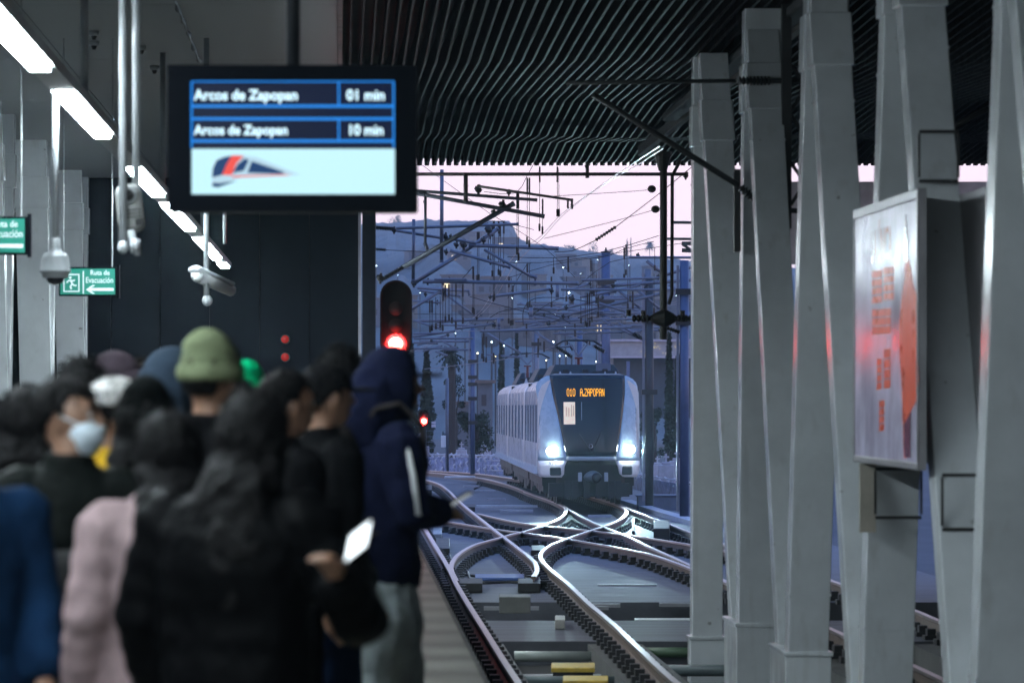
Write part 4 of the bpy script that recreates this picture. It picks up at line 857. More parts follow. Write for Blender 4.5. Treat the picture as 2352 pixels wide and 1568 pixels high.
wire("right one of the paired contact wires running from the roof to the hill", [(2065, 5, 52), (1925, 95, 56), (1600, 290, 68), (1370, 470, 78), (1255, 600, 84), (1060, 790, 100), (900, 1045, 120), (800, 1150, 140), (660, 1250, 160), (470, 1350, 180), (320, 1405, 190)], 3.2, mt=bright)
wire("thin diagonal wire falling from the roof teeth to the hill skyline", [(390, 100), (640, 280), (880, 450), (1250, 680), (1460, 885)], 2, 80)
wire("upper sagging wire ending at the upper round weight", [(1250, 335), (1700, 308), (1960, 290)], 2.2, 63)
wire("wire rising to the lower round weight", [(1250, 620), (1700, 510), (1990, 428)], 2.2, 63)
wire("long wire rising to the right behind the drop post", [(1740, 540), (2040, 310), (2260, 130)], 3, 66)
wire("sagging wire with a string insulator over the hill", [(1320, 710), (1440, 705), (1600, 632)], 3, 72)
m = MB(); m.sheds(C(1600, 632, 72), C(1740, 540, 72), .012, 8, .035); tag(m.build("string_insulator", darksteel), "dark ribbed string insulator against the pink sky", "insulator")
wire("wire crossing in front of the lattice mast", [(1000, 745), (1300, 752), (1640, 715), (2035, 600)], 2.5, 82, droppers=[(1314, 752, 860), (1414, 745, 850)])
wire("lower wire crossing in front of the lattice mast", [(900, 780), (1230, 785), (1640, 735), (2270, 640)], 2.2, 82)
wire("faint wire below the skyline rising right", [(1000, 890), (1300, 800), (1700, 735)], 2, 90)
wire("wire strung from the wall insulator to the tall post", [(100, 690), (200, 700), (400, 708), (545, 715)], 2.5, 78)
m = MB(); m.sheds(C(95, 692, 78), C(170, 697, 78), .012, 6, .035); tag(m.build("string_insulator", darksteel), "small dark insulator at the edge of the slate post", "insulator")
wire("long loose wire sweeping down to the train pantograph", [(2270, 1040), (1950, 1110), (1600, 1170), (1300, 1215), (1000, 1240), (640, 1255)], 2.4, 108, bright)
wire("second loose wire above the train pantograph", [(2270, 1020), (2000, 1095), (1750, 1190), (1480, 1285), (1200, 1400), (700, 1480), (430, 1510)], 2.4, 112, bright)
wire("looped cable hoop left of the terminal box", [(840, 1450), (830, 1300), (880, 1160), (1000, 1105), (1150, 1095), (1280, 1120), (1430, 1200)], 3, 104)
wire("looped cable hoop over the terminal boxes", [(1108, 1210), (1105, 1130), (1130, 1065), (1190, 1028), (1300, 1022), (1420, 1028), (1540, 1050)], 3, 104)
wire("slack cable between the two terminal boxes", [(1180, 1130), (1280, 1065), (1360, 1030), (1430, 1030)], 2.4, 104)
wire("small slack jumper cable over the middle tube", [(598, 880), (620, 900), (670, 905), (700, 885), (765, 810)], 2.6, 84)
wire("rising thin wire from the tube end to the skyline", [(1480, 945), (1700, 780), (1880, 750)], 2.2, 92)
wire("wire falling past the middle tubes to the lower right", [(740, 1015), (900, 1062), (1160, 1130), (1350, 1175)], 2.6, 104)
wire("level thin wire across the pink haze", [(360, 1135), (800, 1138), (1250, 1130)], 2, 110)
wire("upper messenger wire carrying the long droppers", [(840, 300), (1060, 310), (1130, 200), (1190, 90)], 2.4, 70, droppers=[(1065, 310, 730), (1075, 310, 770), (1135, 205, 660), (1150, 205, 680), (1220, 130, 570), (1240, 350, 590), (1340, 130, 470), (1350, 140, 470)])
wire("middle messenger wire carrying a cluster of droppers", [(760, 560), (900, 500), (1020, 520), (1180, 560)], 2.2, 86, droppers=[(795, 575, 910), (805, 575, 905), (870, 540, 780), (882, 540, 800), (896, 520, 880), (905, 500, 1050), (912, 500, 1040), (940, 500, 870), (950, 520, 880), (975, 500, 820), (765, 810, 1130), (770, 810, 1140), (695, 930, 1200), (648, 925, 1230), (600, 930, 1180), (575, 935, 1190), (622, 930, 1200), (540, 1010, 1230), (510, 1020, 1240), (470, 1040, 1260), (485, 1040, 1250), (560, 960, 1250)])
wire("short messenger wire over the right-hand tubes", [(1560, 760), (1700, 735), (1800, 690), (2000, 640)], 2.2, 94, droppers=[(1570, 765, 990), (1580, 765, 1000), (1590, 765, 1010), (1605, 850, 1060), (1797, 680, 900), (1810, 660, 870), (1822, 640, 1100), (1835, 800, 1050), (2005, 680, 840), (1855, 980, 1100), (2000, 860, 1130), (1530, 990, 1220), (1545, 990, 1230), (1560, 990, 1220), (1575, 1000, 1190), (1620, 1010, 1160), (1500, 1080, 1200)])
wire("thin messenger wire over the train", [(1000, 1030), (1130, 800), (1160, 790)], 2, 100, droppers=[(1010, 880, 1200), (1025, 890, 1215), (1135, 790, 1090), (1150, 790, 1085), (1037, 940, 1210), (1300, 880, 1090), (1404, 880, 1050), (945, 1180, 1440), (905, 1400, 1460), (825, 1270, 1440), (838, 1270, 1460), (855, 1290, 1465), (1130, 1200, 1430), (1210, 1300, 1400), (1460, 1200, 1290), (1250, 1320, 1370)])

# masts
def mast(lab, x0, x1, y0, y1, v, mt=None, bands=(), top=False):
    a = S((x0 + x1) / 2, y1, v); wd = (x1 - x0) / 2 * v / F; h = (y1 - y0) * v / F
    root = empty("line_mast", lab, "mast", a, 0, "overhead line masts")
    m = MB(); m.tube([(0, 0, 0), (0, 0, h)], wd, 12); m.build("mast_shaft", mt or galv, root, True)
    m = MB(); m.box(-wd * 1.7, -wd * 1.15, -.04, .04, 0.1, h - .1); m.build("conduit", galv, root)
    for y in bands:
        m = MB(); z = (y1 - y) * v / F; m.box(-wd * 1.9, wd * 1.9, -wd * 1.3, wd * 1.3, z - .06, z + .06); m.build("mast_band", darksteel, root)
    if top:
        m = MB(); m.tube([(0, 0, h), (0, 0, h + .03), (0, 0, h + .05), (0, 0, h + .16)], [wd * 1.15, wd * 1.15, wd * .3, wd * .1], 10); m.build("mast_cap", darksteel, root)
        for k in range(3): m = MB(); m.box(-wd * 2.3, wd * 2.3, -.15, .15, h - .9 - .35 * k, h - .82 - .35 * k); m.build("cross_plate", darksteel, root)
bluep = mat("blue_steel", (.085, .12, .22), .45, .2)
mast("slate mast at the curve left of the train", 1080, 1091, 752, 1088, 150, bluep, (830, 866, 882, 915, 970))
mast("tall lattice-topped mast right of the middle against the hill", 1381, 1402, 580, 990, 135, bluep, (650, 665, 690, 720), True)
mast("dark mast just right of the train", 1482, 1501, 640, 1160, 106, mat("mast_dark", (.03, .033, .04), .5), (735, 900))
mast("broad blue post behind the first column", 1561, 1582, 598, 1185, 88, bluep, (670, 740))
mast("short dark mast behind the train roof on the left", 1226, 1238, 735, 1000, 150, None, (750, 790))
mast("grey mast directly behind the pantograph", 1325, 1338, 760, 1000, 160, bluep)
mast("thin pale post with a relay box beside the far signal", 1025, 1031, 868, 1082, 140)
mast("slim mast with a pipe top between the right-hand tubes", 1480, 1496, 618, 760, 118)
c = S(1018.5, 1027, 139); m = MB(); w_ = 11 * 139 / F / 2; m.box(c.x - w_, c.x + w_, 138.9, 139.2, c.z, c.z + 27 * .0139); tag(bevel(m.build("relay_box", white), .02), "small white relay box on the thin pale post", "relay box")
m = MB(); m.tube([S(925, 1090, 160), S(925, 1047, 160), S(927, 1042, 160), S(932, 1042, 160), S(935, 1047, 160), S(935, 1090, 160)], 1.3 * .016, 8); tag(m.build("guard_hoop", white, None, True), "white pipe hoop at the end of the curve fence", "guard hoop")
c = G(*Z1(1730, 335), -.2); m = MB(); m.box(c.x - .2, c.x + .9, c.y - .4, c.y + .5, c.z - .05, c.z + .32); m.box(c.x - .25, c.x + .95, c.y - .45, c.y + .55, c.z + .325, c.z + .36); tag(bevel(m.build("lineside_box", mat("box_blue", (.10, .13, .2), .6)), .03), "low blue lineside box by the foot of the dark mast", "lineside box")
mm = MB(); a = S(1942, 1040 + 425 / 2.24 * .754, 36); 
# ------------------------------------------------------------------ hill, town, trees
ridge = [(0, 640), (400, 560), (861, 512), (925, 511), (985, 503), (1000, 507), (1170, 507), (1178, 520), (1186, 540), (1205, 556), (1250, 562), (1300, 569), (1345, 576), (1400, 582), (1480, 592), (1600, 600), (1750, 606), (2000, 640), (2352, 690), (3200, 760)]
def ry(x):
    for (a, b), (c, d) in zip(ridge[:-1], ridge[1:]):
        if a <= x <= c: return b + (d - b) * (x - a) / (c - a)
    return ridge[0][1] if x < 0 else ridge[-1][1]
HV0, HV1 = 420.0, 2400.0
def hill(x, v):
    zr = ZC + (HY - ry(x)) / F * HV1; t = max(0.0, min(1.0, (v - HV0) / (HV1 - HV0)))
    return -2.0 + (zr + 2.0) * (t ** 0.95) + (noise.noise(Vector((x * .012, v * .003, 0))) * 9 * math.sin(math.pi * t))
m = MB(); xs = list(range(-800, 3201, 10)); n = len(xs); vs_ = [HV0 + (HV1 - HV0) * i / 40 for i in range(41)] + [HV1 + 10, HV1 + 300]
for v in vs_:
    for x in xs:
        z = hill(x, v)
        if v > HV1: z = hill(x, HV1) - (0 if v < HV1 + 50 else 160)
        elif v > HV1 * .6 : z += noise.noise(Vector((x * .07, v * .02, 3))) * 1.2
        m.v.append(((x - 1176) / F * v, v, z))
for j in range(len(vs_) - 1):
    for i in range(n - 1): a = j * n + i; m.f.append((a, a + 1, a + n + 1, a + n)); m.m.append(0)
hm = mat("hill_scrub", (0.10, 0.13, 0.14), .95, var=.6, scale=.012, bump=.0)
tag(m.build("hills", hm), kind="structure")
def on_hill(x, y, up=0.0):
    v = HV0 + 20
    while v < HV1 - 30:
        z = ZC - (y - HY) / F * v
        if z <= hill(x, v) + up: return v
        v += 15
    return HV1 - 40
# town houses on the slope
hw = [mat("house_wall_%d" % i, c, .8, var=.15) for i, c in enumerate(((.16, .15, .15), (.11, .10, .10), (.20, .18, .15), (.13, .14, .16)))]
hr = mat("house_roof", (.16, .12, .10), .8); hd = mat("house_window", (.03, .03, .04), .3, var=0); hl = glow("house_lit", (1.0, .8, .5), 1.6)
rnd = random.Random(3)
sites = []
for k in range(44):
    x = rnd.uniform(868, 1590); y = rnd.uniform(ry(x) + 45, 800); sites.append((x, y))
colw = ("grey", "brown", "cream", "bluish")
for k, (x, y) in enumerate(sites):
    v = on_hill(x, y); z = hill(x, v); X = (x - 1176) / F * v; ci = k % 4
    W = rnd.uniform(3.5, 7); H = rnd.uniform(2.6, 5); D_ = rnd.uniform(5, 9)
    near = "left of the contact wires" if x < 1150 else ("behind the lattice-topped mast" if 1330 < x < 1450 else ("between wires and lattice mast" if x < 1330 else "near the right-hand posts"))
    hgt = "high on the hill" if y < 640 else ("halfway up the hill" if y < 720 else "at the foot of the hill")
    r_ = empty("hillside_house", "hazy %s house %s %s" % (colw[ci], hgt, near), "house", (X, v, z - 1.5), rnd.uniform(-.4, .4), "hazy houses on the hillside")
    m = MB(); m.box(-W / 2, W / 2, 0, D_, 0, H + 1.5); m.build("wall", hw[ci], r_)
    m = MB(); m.box(-W / 2 - .2, W / 2 + .2, -.2, D_ + .2, H + 1.5, H + 1.75); m.build("roof", hr, r_)
    for i in range(2):
        m = MB(); a = -W / 4 + i * W / 2; m.box(a - .5, a + .5, -.05, -.005, H * .5 + 1.2, H * .5 + 2.2); m.build("window", hl if rnd.random() < .10 else hd, r_)
lamps = [(105, 805, 4), (402, 990, 4), (645, 1265, 4), (892, 1325, 7), (975, 1352, 5), (795, 1402, 7), (918, 1422, 5), (1060, 780, 4), (1380, 817, 4), (1325, 1140, 3), (1033, 1025, 3), (1395, 1222, 4), (1313, 1325, 8), (1356, 1420, 5), (1400, 1420, 5), (1438, 1420, 5), (1605, 1460, 5), (1835, 1480, 5), (1780, 1087, 3), (1608, 1070, 3), (1615, 765, 4), (1830, 805, 3), (2155, 1010, 5), (1420, 990, 8), (1910, 1548, 10), (1265, 1450, 5), (710, 1300, 4), (1070, 1290, 3), (1190, 980, 3), (1500, 860, 3), (690, 905, 3), (250, 870, 3)]
lw = glow("lamp_cool", (.75, .95, 1.0), 30); ly = glow("lamp_warm", (1.0, .85, .45), 30)
for k, (x, y, r) in enumerate(lamps):
    px, py = x * .33647 + 829.2, y * .33647 + 339.2
    v = on_hill(px, py, 8) if py < 780 else 330 + k * 4
    c = S(px, py, v); rr = r * .33647 * v / F * .5
    warm = k in (5, 6, 24, 25); 
    pos = "high" if py < 640 else ("midway up" if py < 740 else "low")
    r_ = empty("street_lamp", "%s street lamp glowing %s on the town slope, %s" % ("warm yellow" if warm else ("bright cool white" if r > 5 else "tiny white"), pos, "left of the contact wires" if px < 1130 else ("above the train" if px < 1420 else "right of the lattice mast")), "street lamp", c, 0, "lamps of the town on the hill")
    m = MB(); m.ball((0, 0, 0), (rr, rr, rr * .8), 10, 8); m.build("lamp_head", ly if warm else lw, r_, True)
    m = MB(); m.tube([(0, .1, -rr), (0, .1, -8)], .07, 6); m.build("lamp_pole", darksteel, r_)

leafm = {}
def foliage(name, col):
    if name not in leafm: leafm[name] = mat(name, col, .8, var=.5, scale=1.5, spec=.2)
    return leafm[name]
def leaves(m, pts, size, rnd):
    for p in pts:
        a = Vector((rnd.uniform(-1, 1), rnd.uniform(-1, 1), rnd.uniform(-1, 1))).normalized(); b = a.orthogonal().normalized(); b.rotate(Matrix.Rotation(rnd.uniform(0, 6.28), 3, a)); c = a.cross(b); s = size * rnd.uniform(.6, 1.4)
        m.face([p - b * s, p + c * s * .5, p + b * s, p - c * s * .5])
def tree(lab, kind, x, y0, y1, wpx, v, n=900, col=(.035, .045, .03)):
    q = v / F; c = S(x, y1, v); H = (y1 - y0) * q; W = wpx * q / 2; rnd = random.Random(int(x * 7 + y0))
    r_ = empty({"cypress": "cypress_tree", "palm": "palm_tree", "bush": "bushy_tree"}[kind], lab, "tree", c)
    m = MB(); P = []
    if kind == "cypress":
        m2 = MB(); m2.tube([(0, 0, -.5), (0, 0, H * .9)], [.16, .03], 8); m2.build("trunk", mat("bark", (.05, .04, .035), .9), r_)
        while len(P) < n:
            t = rnd.random() ** .8; rr = W * min(1, (1 - t) * 1.6 + .06) * (0.75 + .35 * noise.noise(Vector((x, t * 9, 1)))) * min(1, .6 + t * 4); a = rnd.uniform(0, 6.283); k = rr * math.sqrt(rnd.random()); P.append(Vector((k * math.cos(a), k * math.sin(a), t * H)))
        leaves(m, P, H * .022, rnd)
    elif kind == "bush":
        m2 = MB(); m2.tube([(0, 0, -.5), (.1, 0, H * .35), (-.1, .1, H * .75)], [.14, .10, .03], 8)
        for k in range(5): a = rnd.uniform(0, 6.28); m2.tube([(0, 0, H * .3), (W * .5 * math.cos(a), W * .5 * math.sin(a), H * rnd.uniform(.5, .85))], [.07, .02], 6)
        m2.build("trunk", mat("bark", (.05, .04, .035), .9), r_)
        cl = [(Vector((rnd.uniform(-.7, .7) * W, rnd.uniform(-.6, .6) * W, H * rnd.uniform(.12, .85))), W * rnd.uniform(.25, .5)) for k in range(16)]
        for k in range(n):
            cc, rr = rnd.choice(cl); d = Vector((rnd.gauss(0, 1), rnd.gauss(0, 1), rnd.gauss(0, 1))).normalized() * rr * rnd.random() ** .4; P.append(cc + d)
        leaves(m, P, W * .10, rnd)
    else:
        m2 = MB(); m2.tube([(0, 0, -.5), (.05, 0, H * .5), (0, 0, H * .86)], [.24, .17, .15], 10); m2.build("trunk", mat("bark", (.05, .04, .035), .9), r_)
        for k in range(60):
            a = rnd.uniform(0, 6.28); el = rnd.uniform(-.9, 1.25); L = W * rnd.uniform(.75, 1.05); d = Vector((math.cos(a) * math.cos(el), math.sin(a) * math.cos(el), math.sin(el))); p = Vector((0, 0, H * .87)); sd = Vector((-math.sin(a), math.cos(a), 0))
            for i in range(6):
                t = (i + 1) / 6; q_ = Vector((0, 0, H * .87)) + d * L * t - Vector((0, 0, L * .45 * t * t)); wv_ = L * .16 * math.sin(math.pi * min(.98, t * .8 + .15))
                for s_ in (-1, 1): m.face([p, q_, q_ + sd * s_ * wv_ - Vector((0, 0, wv_ * .8))])
                p = q_
    m.build("crown", foliage("leaf_" + kind, col), r_)
tree("tall dark cypress between the red signals, the widest", "cypress", 980, 800, 1050, 50, 195, 2200)
tree("tall dark cypress behind the hooded man", "cypress", 945, 790, 1050, 42, 190, 1800)
tree("palm tree with a round shaggy crown behind the slate mast", "palm", 1036, 775, 1050, 84, 200)
tree("second dark tree under the palm crown", "bush", 1042, 830, 1050, 60, 205, 2200)
tree("dark bushy tree at the left end of the train", "bush", 1090, 935, 1050, 82, 182, 2200)
tree("slim cypress left of the train roof", "cypress", 1151, 787, 960, 22, 230, 1200)
tree("slim cypress behind the rear pantograph", "cypress", 1187, 756, 940, 18, 250, 1200)
tree("tall slim cypress right of the dark mast", "cypress", 1537, 766, 1060, 26, 185, 1800)
tree("dark cypress beside the blue post", "cypress", 1557, 815, 1080, 30, 170, 1800)
tree("dark bush behind the dark mast", "bush", 1500, 900, 1060, 70, 210, 1500)
for (x, y0, w_, kd, lab) in ((905, 493, 34, "bush", "thin leafy tree on the left skyline of the mesa"), (1362, 552, 26, "bush", "round tree on the skyline left of the lattice mast"), (1440, 548, 9, "cypress", "slim cypress pair on the skyline, left one"), (1449, 545, 9, "cypress", "slim cypress pair on the skyline, right one"), (1492, 556, 34, "palm", "palm tree on the skyline beside the drop post"), (1398, 572, 30, "bush", "low round tree on the skyline behind the lattice mast"), (1310, 566, 40, "bush", "flat bushy tree on the skyline left of the string insulator")):
    tree(lab, kd, x, y0, ry(x) + 6, w_, HV1 - 30, 350)
# fence along the cemetery
def fence(lab, pts, v0_, v1_, rows, postw, mt):
    n = len(pts); root = empty("cemetery_fence", lab, "fence", S(*pts[0], v0_))
    (xa, ya), (xb, yb) = pts
    o_ = root.location
    def P(t, dy): v = v0_ + (v1_ - v0_) * t; return S(xa + (xb - xa) * t, ya + (yb - ya) * t + dy * v0_ / v, v) - o_
    for dy in rows:
        m = MB(); m.tube([P(i / 20, dy) for i in range(21)], 1.6 * v0_ / F, 6); m.build("fence_rail", mt, root)
    k = int(abs(xb - xa) / 14); rnd = random.Random(5)
    for i in range(k + 1):
        t = i / k; m = MB(); pts_ = []
        for j in range(9):
            p = P(t, rows[0] - 3 + (rows[-1] - rows[0] + 10) * j / 8); pts_.append(p + Vector((.10 * math.sin(j * 1.5 + i), 0, 0)))
        m.tube(pts_, [postw * v0_ / F * (1 + .3 * math.sin(j * 1.9 + i * 2)) for j in range(9)], 6); m.build("fence_post", mt, root)
    m = MB(); m.hexa([P(0, rows[0] + 6), P(1, rows[0] + 6), P(1, rows[0] + 6) + Vector((0, .1, 0)), P(0, rows[0] + 6) + Vector((0, .1, 0))] + [P(0, rows[-1] + 18), P(1, rows[-1] + 18), P(1, rows[-1] + 18) + Vector((0, .1, 0)), P(0, rows[-1] + 18) + Vector((0, .1, 0))])
    o = m.build("mural_panel", mat("mural", (.22, .25, .38), .7, var=.75, scale=3.5), root)
fm = mat("fence_white", (.52, .52, .58), .6, var=.15)
fence("white wavy concrete fence with painted panels behind the far curve", [(920, 1042), (1160, 1046)], 178, 170, (0, 11, 22, 33), 2.6, fm)
fence("white wavy concrete fence right of the train", [(1440, 1085), (1600, 1110)], 150, 118, (0, 12, 24, 36, 48), 3.0, fm)
gm_ = mat("grave_stone", (.42, .40, .44), .75, var=.2)
def grave(lab, x, y1, h, v):
    q = v / F; r_ = empty("grave_monument", lab, "grave", S(x, y1, v), 0, "cemetery monuments")
    m = MB(); m.box(-h * .45 * q, h * .45 * q, -.3, .3, -.6, h * .45 * q); m.box(-h * .26 * q, h * .26 * q, -.2, .2, h * .45 * q, h * .62 * q); bevel(m.build("plinth", gm_, r_), .03)
    m = MB(); m.box(-h * .05 * q, h * .05 * q, -.05, .05, h * .62 * q, h * 1.1 * q); m.box(-h * .17 * q, h * .17 * q, -.048, .048, h * .85 * q, h * .95 * q); m.build("cross", gm_, r_)
grave("pale tomb topped by a cross under the far red signal", 965, 1045, 46, 186)
grave("pale tomb left of the train beside the bush", 1112, 1045, 36, 186); grave("low tomb block beside the slate mast", 1060, 1045, 28, 190)
grave("small cross tomb by the blue post", 1555, 1075, 38, 160); grave("grey tomb between the dark mast and the blue post", 1530, 1085, 40, 150); grave("small tomb right of the train headlight", 1510, 1080, 30, 165)
# long building beyond the train on the right
V = 330; root = empty("long_hall", "long hall with a ribbed glowing band behind the right-hand masts", "building", S(1480, 900, V))
def bb(name, x0, x1, y0, y1, d0, d1, mt):
    a = S(x0, y1, V); b = S(x1, y0, V); m = MB(); m.box(a.x - root.location.x, b.x - root.location.x, d0, d1, a.z - root.location.z, b.z - root.location.z); return m.build(name, mt, root)
rib = mat("ribbed_sheet", (.34, .33, .34), .45, var=.2, scale=2)
bb("facade_band", 1396, 1640, 784, 818, 0, 20, rib); bb("roof_edge", 1390, 1650, 779, 784, -.3, 21, mat("roof_edge_pale", (.5, .45, .5), .6)); bb("lower_wall", 1410, 1640, 819, 960, 1.5, 20, mat("hall_dark", (.05, .06, .08), .6)); bb("base_beam", 1396, 1640, 818, 822, -.5, 1, mat("roof_edge_pale", (0, 0, 0)))
rnd = random.Random(8)
for k in range(26):
    x = rnd.uniform(1470, 1560); y = 800 + 10 * math.sin(x * .12) + rnd.uniform(-4, 8); bb("band_light", x, x + 1.2, y, y + 2.5, -.1, -.02, glow("band_glow", (1, .85, .5), .8))
for x in range(1400, 1640, 6): bb("facade_rib", x, x + 1.2, 785, 817, -.15, -.005, rib) if x % 12 == 0 else None
bb("canopy_post", 1437, 1444, 830, 960, -3, -2.4, mat("hall_blue", (.1, .13, .25), .5))
# flat pale house blocks near the track on the left
for (x0, x1, y0, y1, v, lab) in ((1098, 1130, 880, 1010, 260, "pale flat house left of the train behind the mast"), (1050, 1078, 930, 1000, 240, "dim low house behind the palm trunk")):
    a = S(x0, y1, v); b = S(x1, y0, v); r_ = empty("low_house", lab, "house", a)
    m = MB(); m.box(0, b.x - a.x, 0, 5, -2, b.z - a.z); m.build("wall", hw[3], r_); m = MB(); m.box(-.2, b.x - a.x + .2, -.3, 5.2, b.z - a.z, b.z - a.z + .2); m.build("roof", hr, r_)
    m = MB(); m.box(.2, .5, -.03, -.01, (b.z - a.z) * .6, (b.z - a.z) * .8); m.build("window", hd, r_)
# ------------------------------------------------------------------ people
skin = mat("skin", (0.26, 0.14, 0.09), .5, var=.08, scale=12); hairm = mat("black_hair", (0.0045, 0.004, 0.0045), .6, var=.4, scale=30, bump=.6, bscale=60, spec=.12)
FAB = {}
def fabric(name, col, rough=.85): return mat(name, col, rough, var=.25, scale=9, bump=.35, bscale=26, spec=.03)
def remesh(mb, name, m, parent, vox, sm=2, wob=0.0, ws=8.0):
    me = mb.mesh(name); o = bpy.data.objects.new(name, me); COL.objects.link(o)
    r = o.modifiers.new("r", 'REMESH'); r.mode = 'VOXEL'; r.voxel_size = vox; r.use_smooth_shade = True
    if sm: s = o.modifiers.new("s", 'SMOOTH'); s.iterations = sm; s.factor = .5
    dg = bpy.context.evaluated_depsgraph_get(); me2 = bpy.data.meshes.new_from_object(o.evaluated_get(dg)); bpy.data.objects.remove(o)
    if wob:
        nr = [v.normal.copy() for v in me2.vertices]
        for v, n_ in zip(me2.vertices, nr): v.co += n_ * wob * (noise.noise(v.co * ws) + .5 * noise.noise(v.co * ws * 2.3 + Vector((5, 0, 0))))
    me2.name = name; me2.materials.clear(); o = link(name, me2, m, parent, True); return o
def hand(mb, w, d, up, s, side, vox):
    """palm and five fingers from the wrist w along d"""
    d = d.normalized(); sd = d.cross(up).normalized(); n_ = sd.cross(d)
    pc = w + d * .045 * s
    mb.tube([w - d * .01 * s, w + d * .03 * s, w + d * .08 * s], [.024 * s, (.038 * s, .017 * s), (.036 * s, .015 * s)], 10)
    for k, L in zip(range(4), (.070, .080, .074, .058)):
        b = w + d * .075 * s + sd * (k - 1.5) * .0205 * s; c1 = b + d * L * .5 * s - n_ * .012 * s; c2 = c1 + d * L * .3 * s - n_ * .028 * s; mb.tube([b - d * .02 * s, b, c1, c2], [.0095 * s, .0095 * s, .009 * s, .0078 * s], 8)
    t = w + d * .03 * s + sd * side * .032 * s; mb.tube([w + d * .015 * s + sd * side * .012 * s, t, t + d * .035 * s + sd * side * .012 * s - n_ * .012 * s, t + d * .062 * s + sd * side * .004 * s - n_ * .03 * s], [.014 * s, .012 * s, .0105 * s, .009 * s], 8)
POSES = {"down": ((.235, -.03, 1.13), (.235, .07, .90)), "phone": ((.235, .02, 1.13), (.085, .29, 1.17)), "low_phone": ((.24, .0, 1.12), (.10, .27, 1.02)), "pocket": ((.28, -.05, 1.15), (.19, .08, .96)), "strap": ((.25, .02, 1.14), (.13, .17, 1.30)), "raised": ((.23, .02, 1.13), (.10, .235, 1.13))}
def person(lab, x, ytop, v, face, jacket, trousers, pose=("down", "down"), hair="short", hat=None, hatm=None, puff=0.0, girth=1.0, vox=.016, mask=None, shift=(0, 0), nod=0.0, turn=0.0, stride=0.0, hairmat=None, hx=0.0, stripe=None, skinm=None, bulk=1.0):
    top = S(x, ytop, v); extra = {None: .012, "beanie": .035, "cap": .02, "hood": .045, "bucket": .03}[hat]
    H = top.z - 1.1; s = (H - extra) / 1.75
    root = empty("person", lab, "person", (top.x + shift[0], v + shift[1], 1.1), R(face))
    g = girth; sk = skinm or skin; hm_ = hairmat or hairm
    def V_(x_, y_, z_): return Vector((x_ * s, y_ * s, z_ * s))
    arms = []
    for sg, pz in zip((-1, 1), pose):
        e, w_ = POSES[pz]; arms.append((sg, V_(sg * .185 * g, -.005, 1.42), V_(sg * e[0] * g, e[1], e[2]), V_(sg * w_[0] * (g if pz == "down" else 1), w_[1], w_[2])))
    hc = V_(hx, .02 + nod * .05, 1.635 - abs(nod) * .015)
    ct, st = math.cos(R(turn)), math.sin(R(turn))
    def rot(p): p = Vector(p); return Vector((hc.x + (p.x - hc.x) * ct - (p.y - hc.y) * st, hc.y + (p.x - hc.x) * st + (p.y - hc.y) * ct, p.z))
    def spin(o):
        if turn:
            for v_ in o.data.vertices: v_.co = rot(v_.co)
        return o
    # body: one continuous skin
    b = MB(); hb = MB()
    b.tube([V_(0, 0, .86), V_(0, 0, .95), V_(0, .005, 1.12), V_(0, .0, 1.28), V_(0, -.01, 1.40), V_(0, -.015, 1.47)], [(.13 * s, .09 * s), (.155 * s, .105 * s), (.135 * s, .095 * s), (.160 * s, .11 * s), (.165 * s, .10 * s), (.075 * s, .06 * s)], 18)
    b.tube([V_(0, -.012, 1.42), V_(0, -.005, 1.50), hc + V_(0, -.015, -.06)], [.060 * s, .052 * s, .055 * s], 14)
    hb.ball(hc, (.076 * s, .095 * s, .112 * s), 20, 14); hb.ball(hc + V_(0, .028, -.060), (.056 * s, .060 * s, .058 * s), 14, 10)
    hb.tube([hc + V_(0, .085, .025), hc + V_(0, .110, -.018), hc + V_(0, .090, -.030)], [.010 * s, .017 * s, .012 * s], 8)
    for sg in (-1, 1):
        hb.ball(hc + V_(sg * .078, -.002, -.008), (.012 * s, .022 * s, .032 * s), 8, 6); hb.tube([hc + V_(sg * .014, .088, .032), hc + V_(sg * .05, .078, .030)], .010 * s, 6)
        b.tube([V_(sg * .088, 0, .93), V_(sg * .098, .012 + sg * stride * .5, .50), V_(sg * .10, -.01 + sg * stride, .10)], [.088 * s, .058 * s, .040 * s], 12); b.tube([V_(sg * .10, -.05 + sg * stride, .045), V_(sg * .105, .06 + sg * stride, .04), V_(sg * .11, .17 + sg * stride, .03)], [.042 * s, .040 * s, .026 * s], 10)
    hb.tube([hc + V_(-.028, .083, -.062), hc + V_(0, .093, -.062), hc + V_(.028, .083, -.062)], .009 * s, 6)
    for sg, sh, el, wr in arms:
        b.tube([sh, el, wr], [.050 * s, .040 * s, .027 * s], 12); d = (wr - el).normalized(); hand(b, wr, d, Vector((0, 0, 1)) if abs(d.z) < .8 else Vector((1, 0, 0)) * -sg, s, -sg, vox)
    i0 = len(b.v); b.v += [tuple(rot(p)) for p in hb.v]; b.f += [tuple(i0 + q for q in f) for f in hb.f]; b.m += hb.m
    body = remesh(b, "body", sk, root, min(vox, .011), 1)
    for sg in (-1, 1):
        m = MB(); m.ball(hc + V_(sg * .031, .080, .010), (.013 * s, .010 * s, .009 * s), 10, 8); spin(m.build("eye", mat("eye_white", (.5, .48, .46), .2, var=0), body, True))
        m = MB(); m.ball(hc + V_(sg * .031, .0875, .010), (.006 * s, .004 * s, .006 * s), 8, 6); spin(m.build("iris", mat("iris_dark", (.02, .012, .01), .15, var=0), body, True))
    # trousers, shoes
    t_ = MB()
    t_.tube([V_(0, 0, .84), V_(0, 0, .90), V_(0, 0, 1.0)], [(.165 * s * g, .125 * s), (.178 * s * g, .13 * s), (.165 * s * g, .12 * s)], 18)
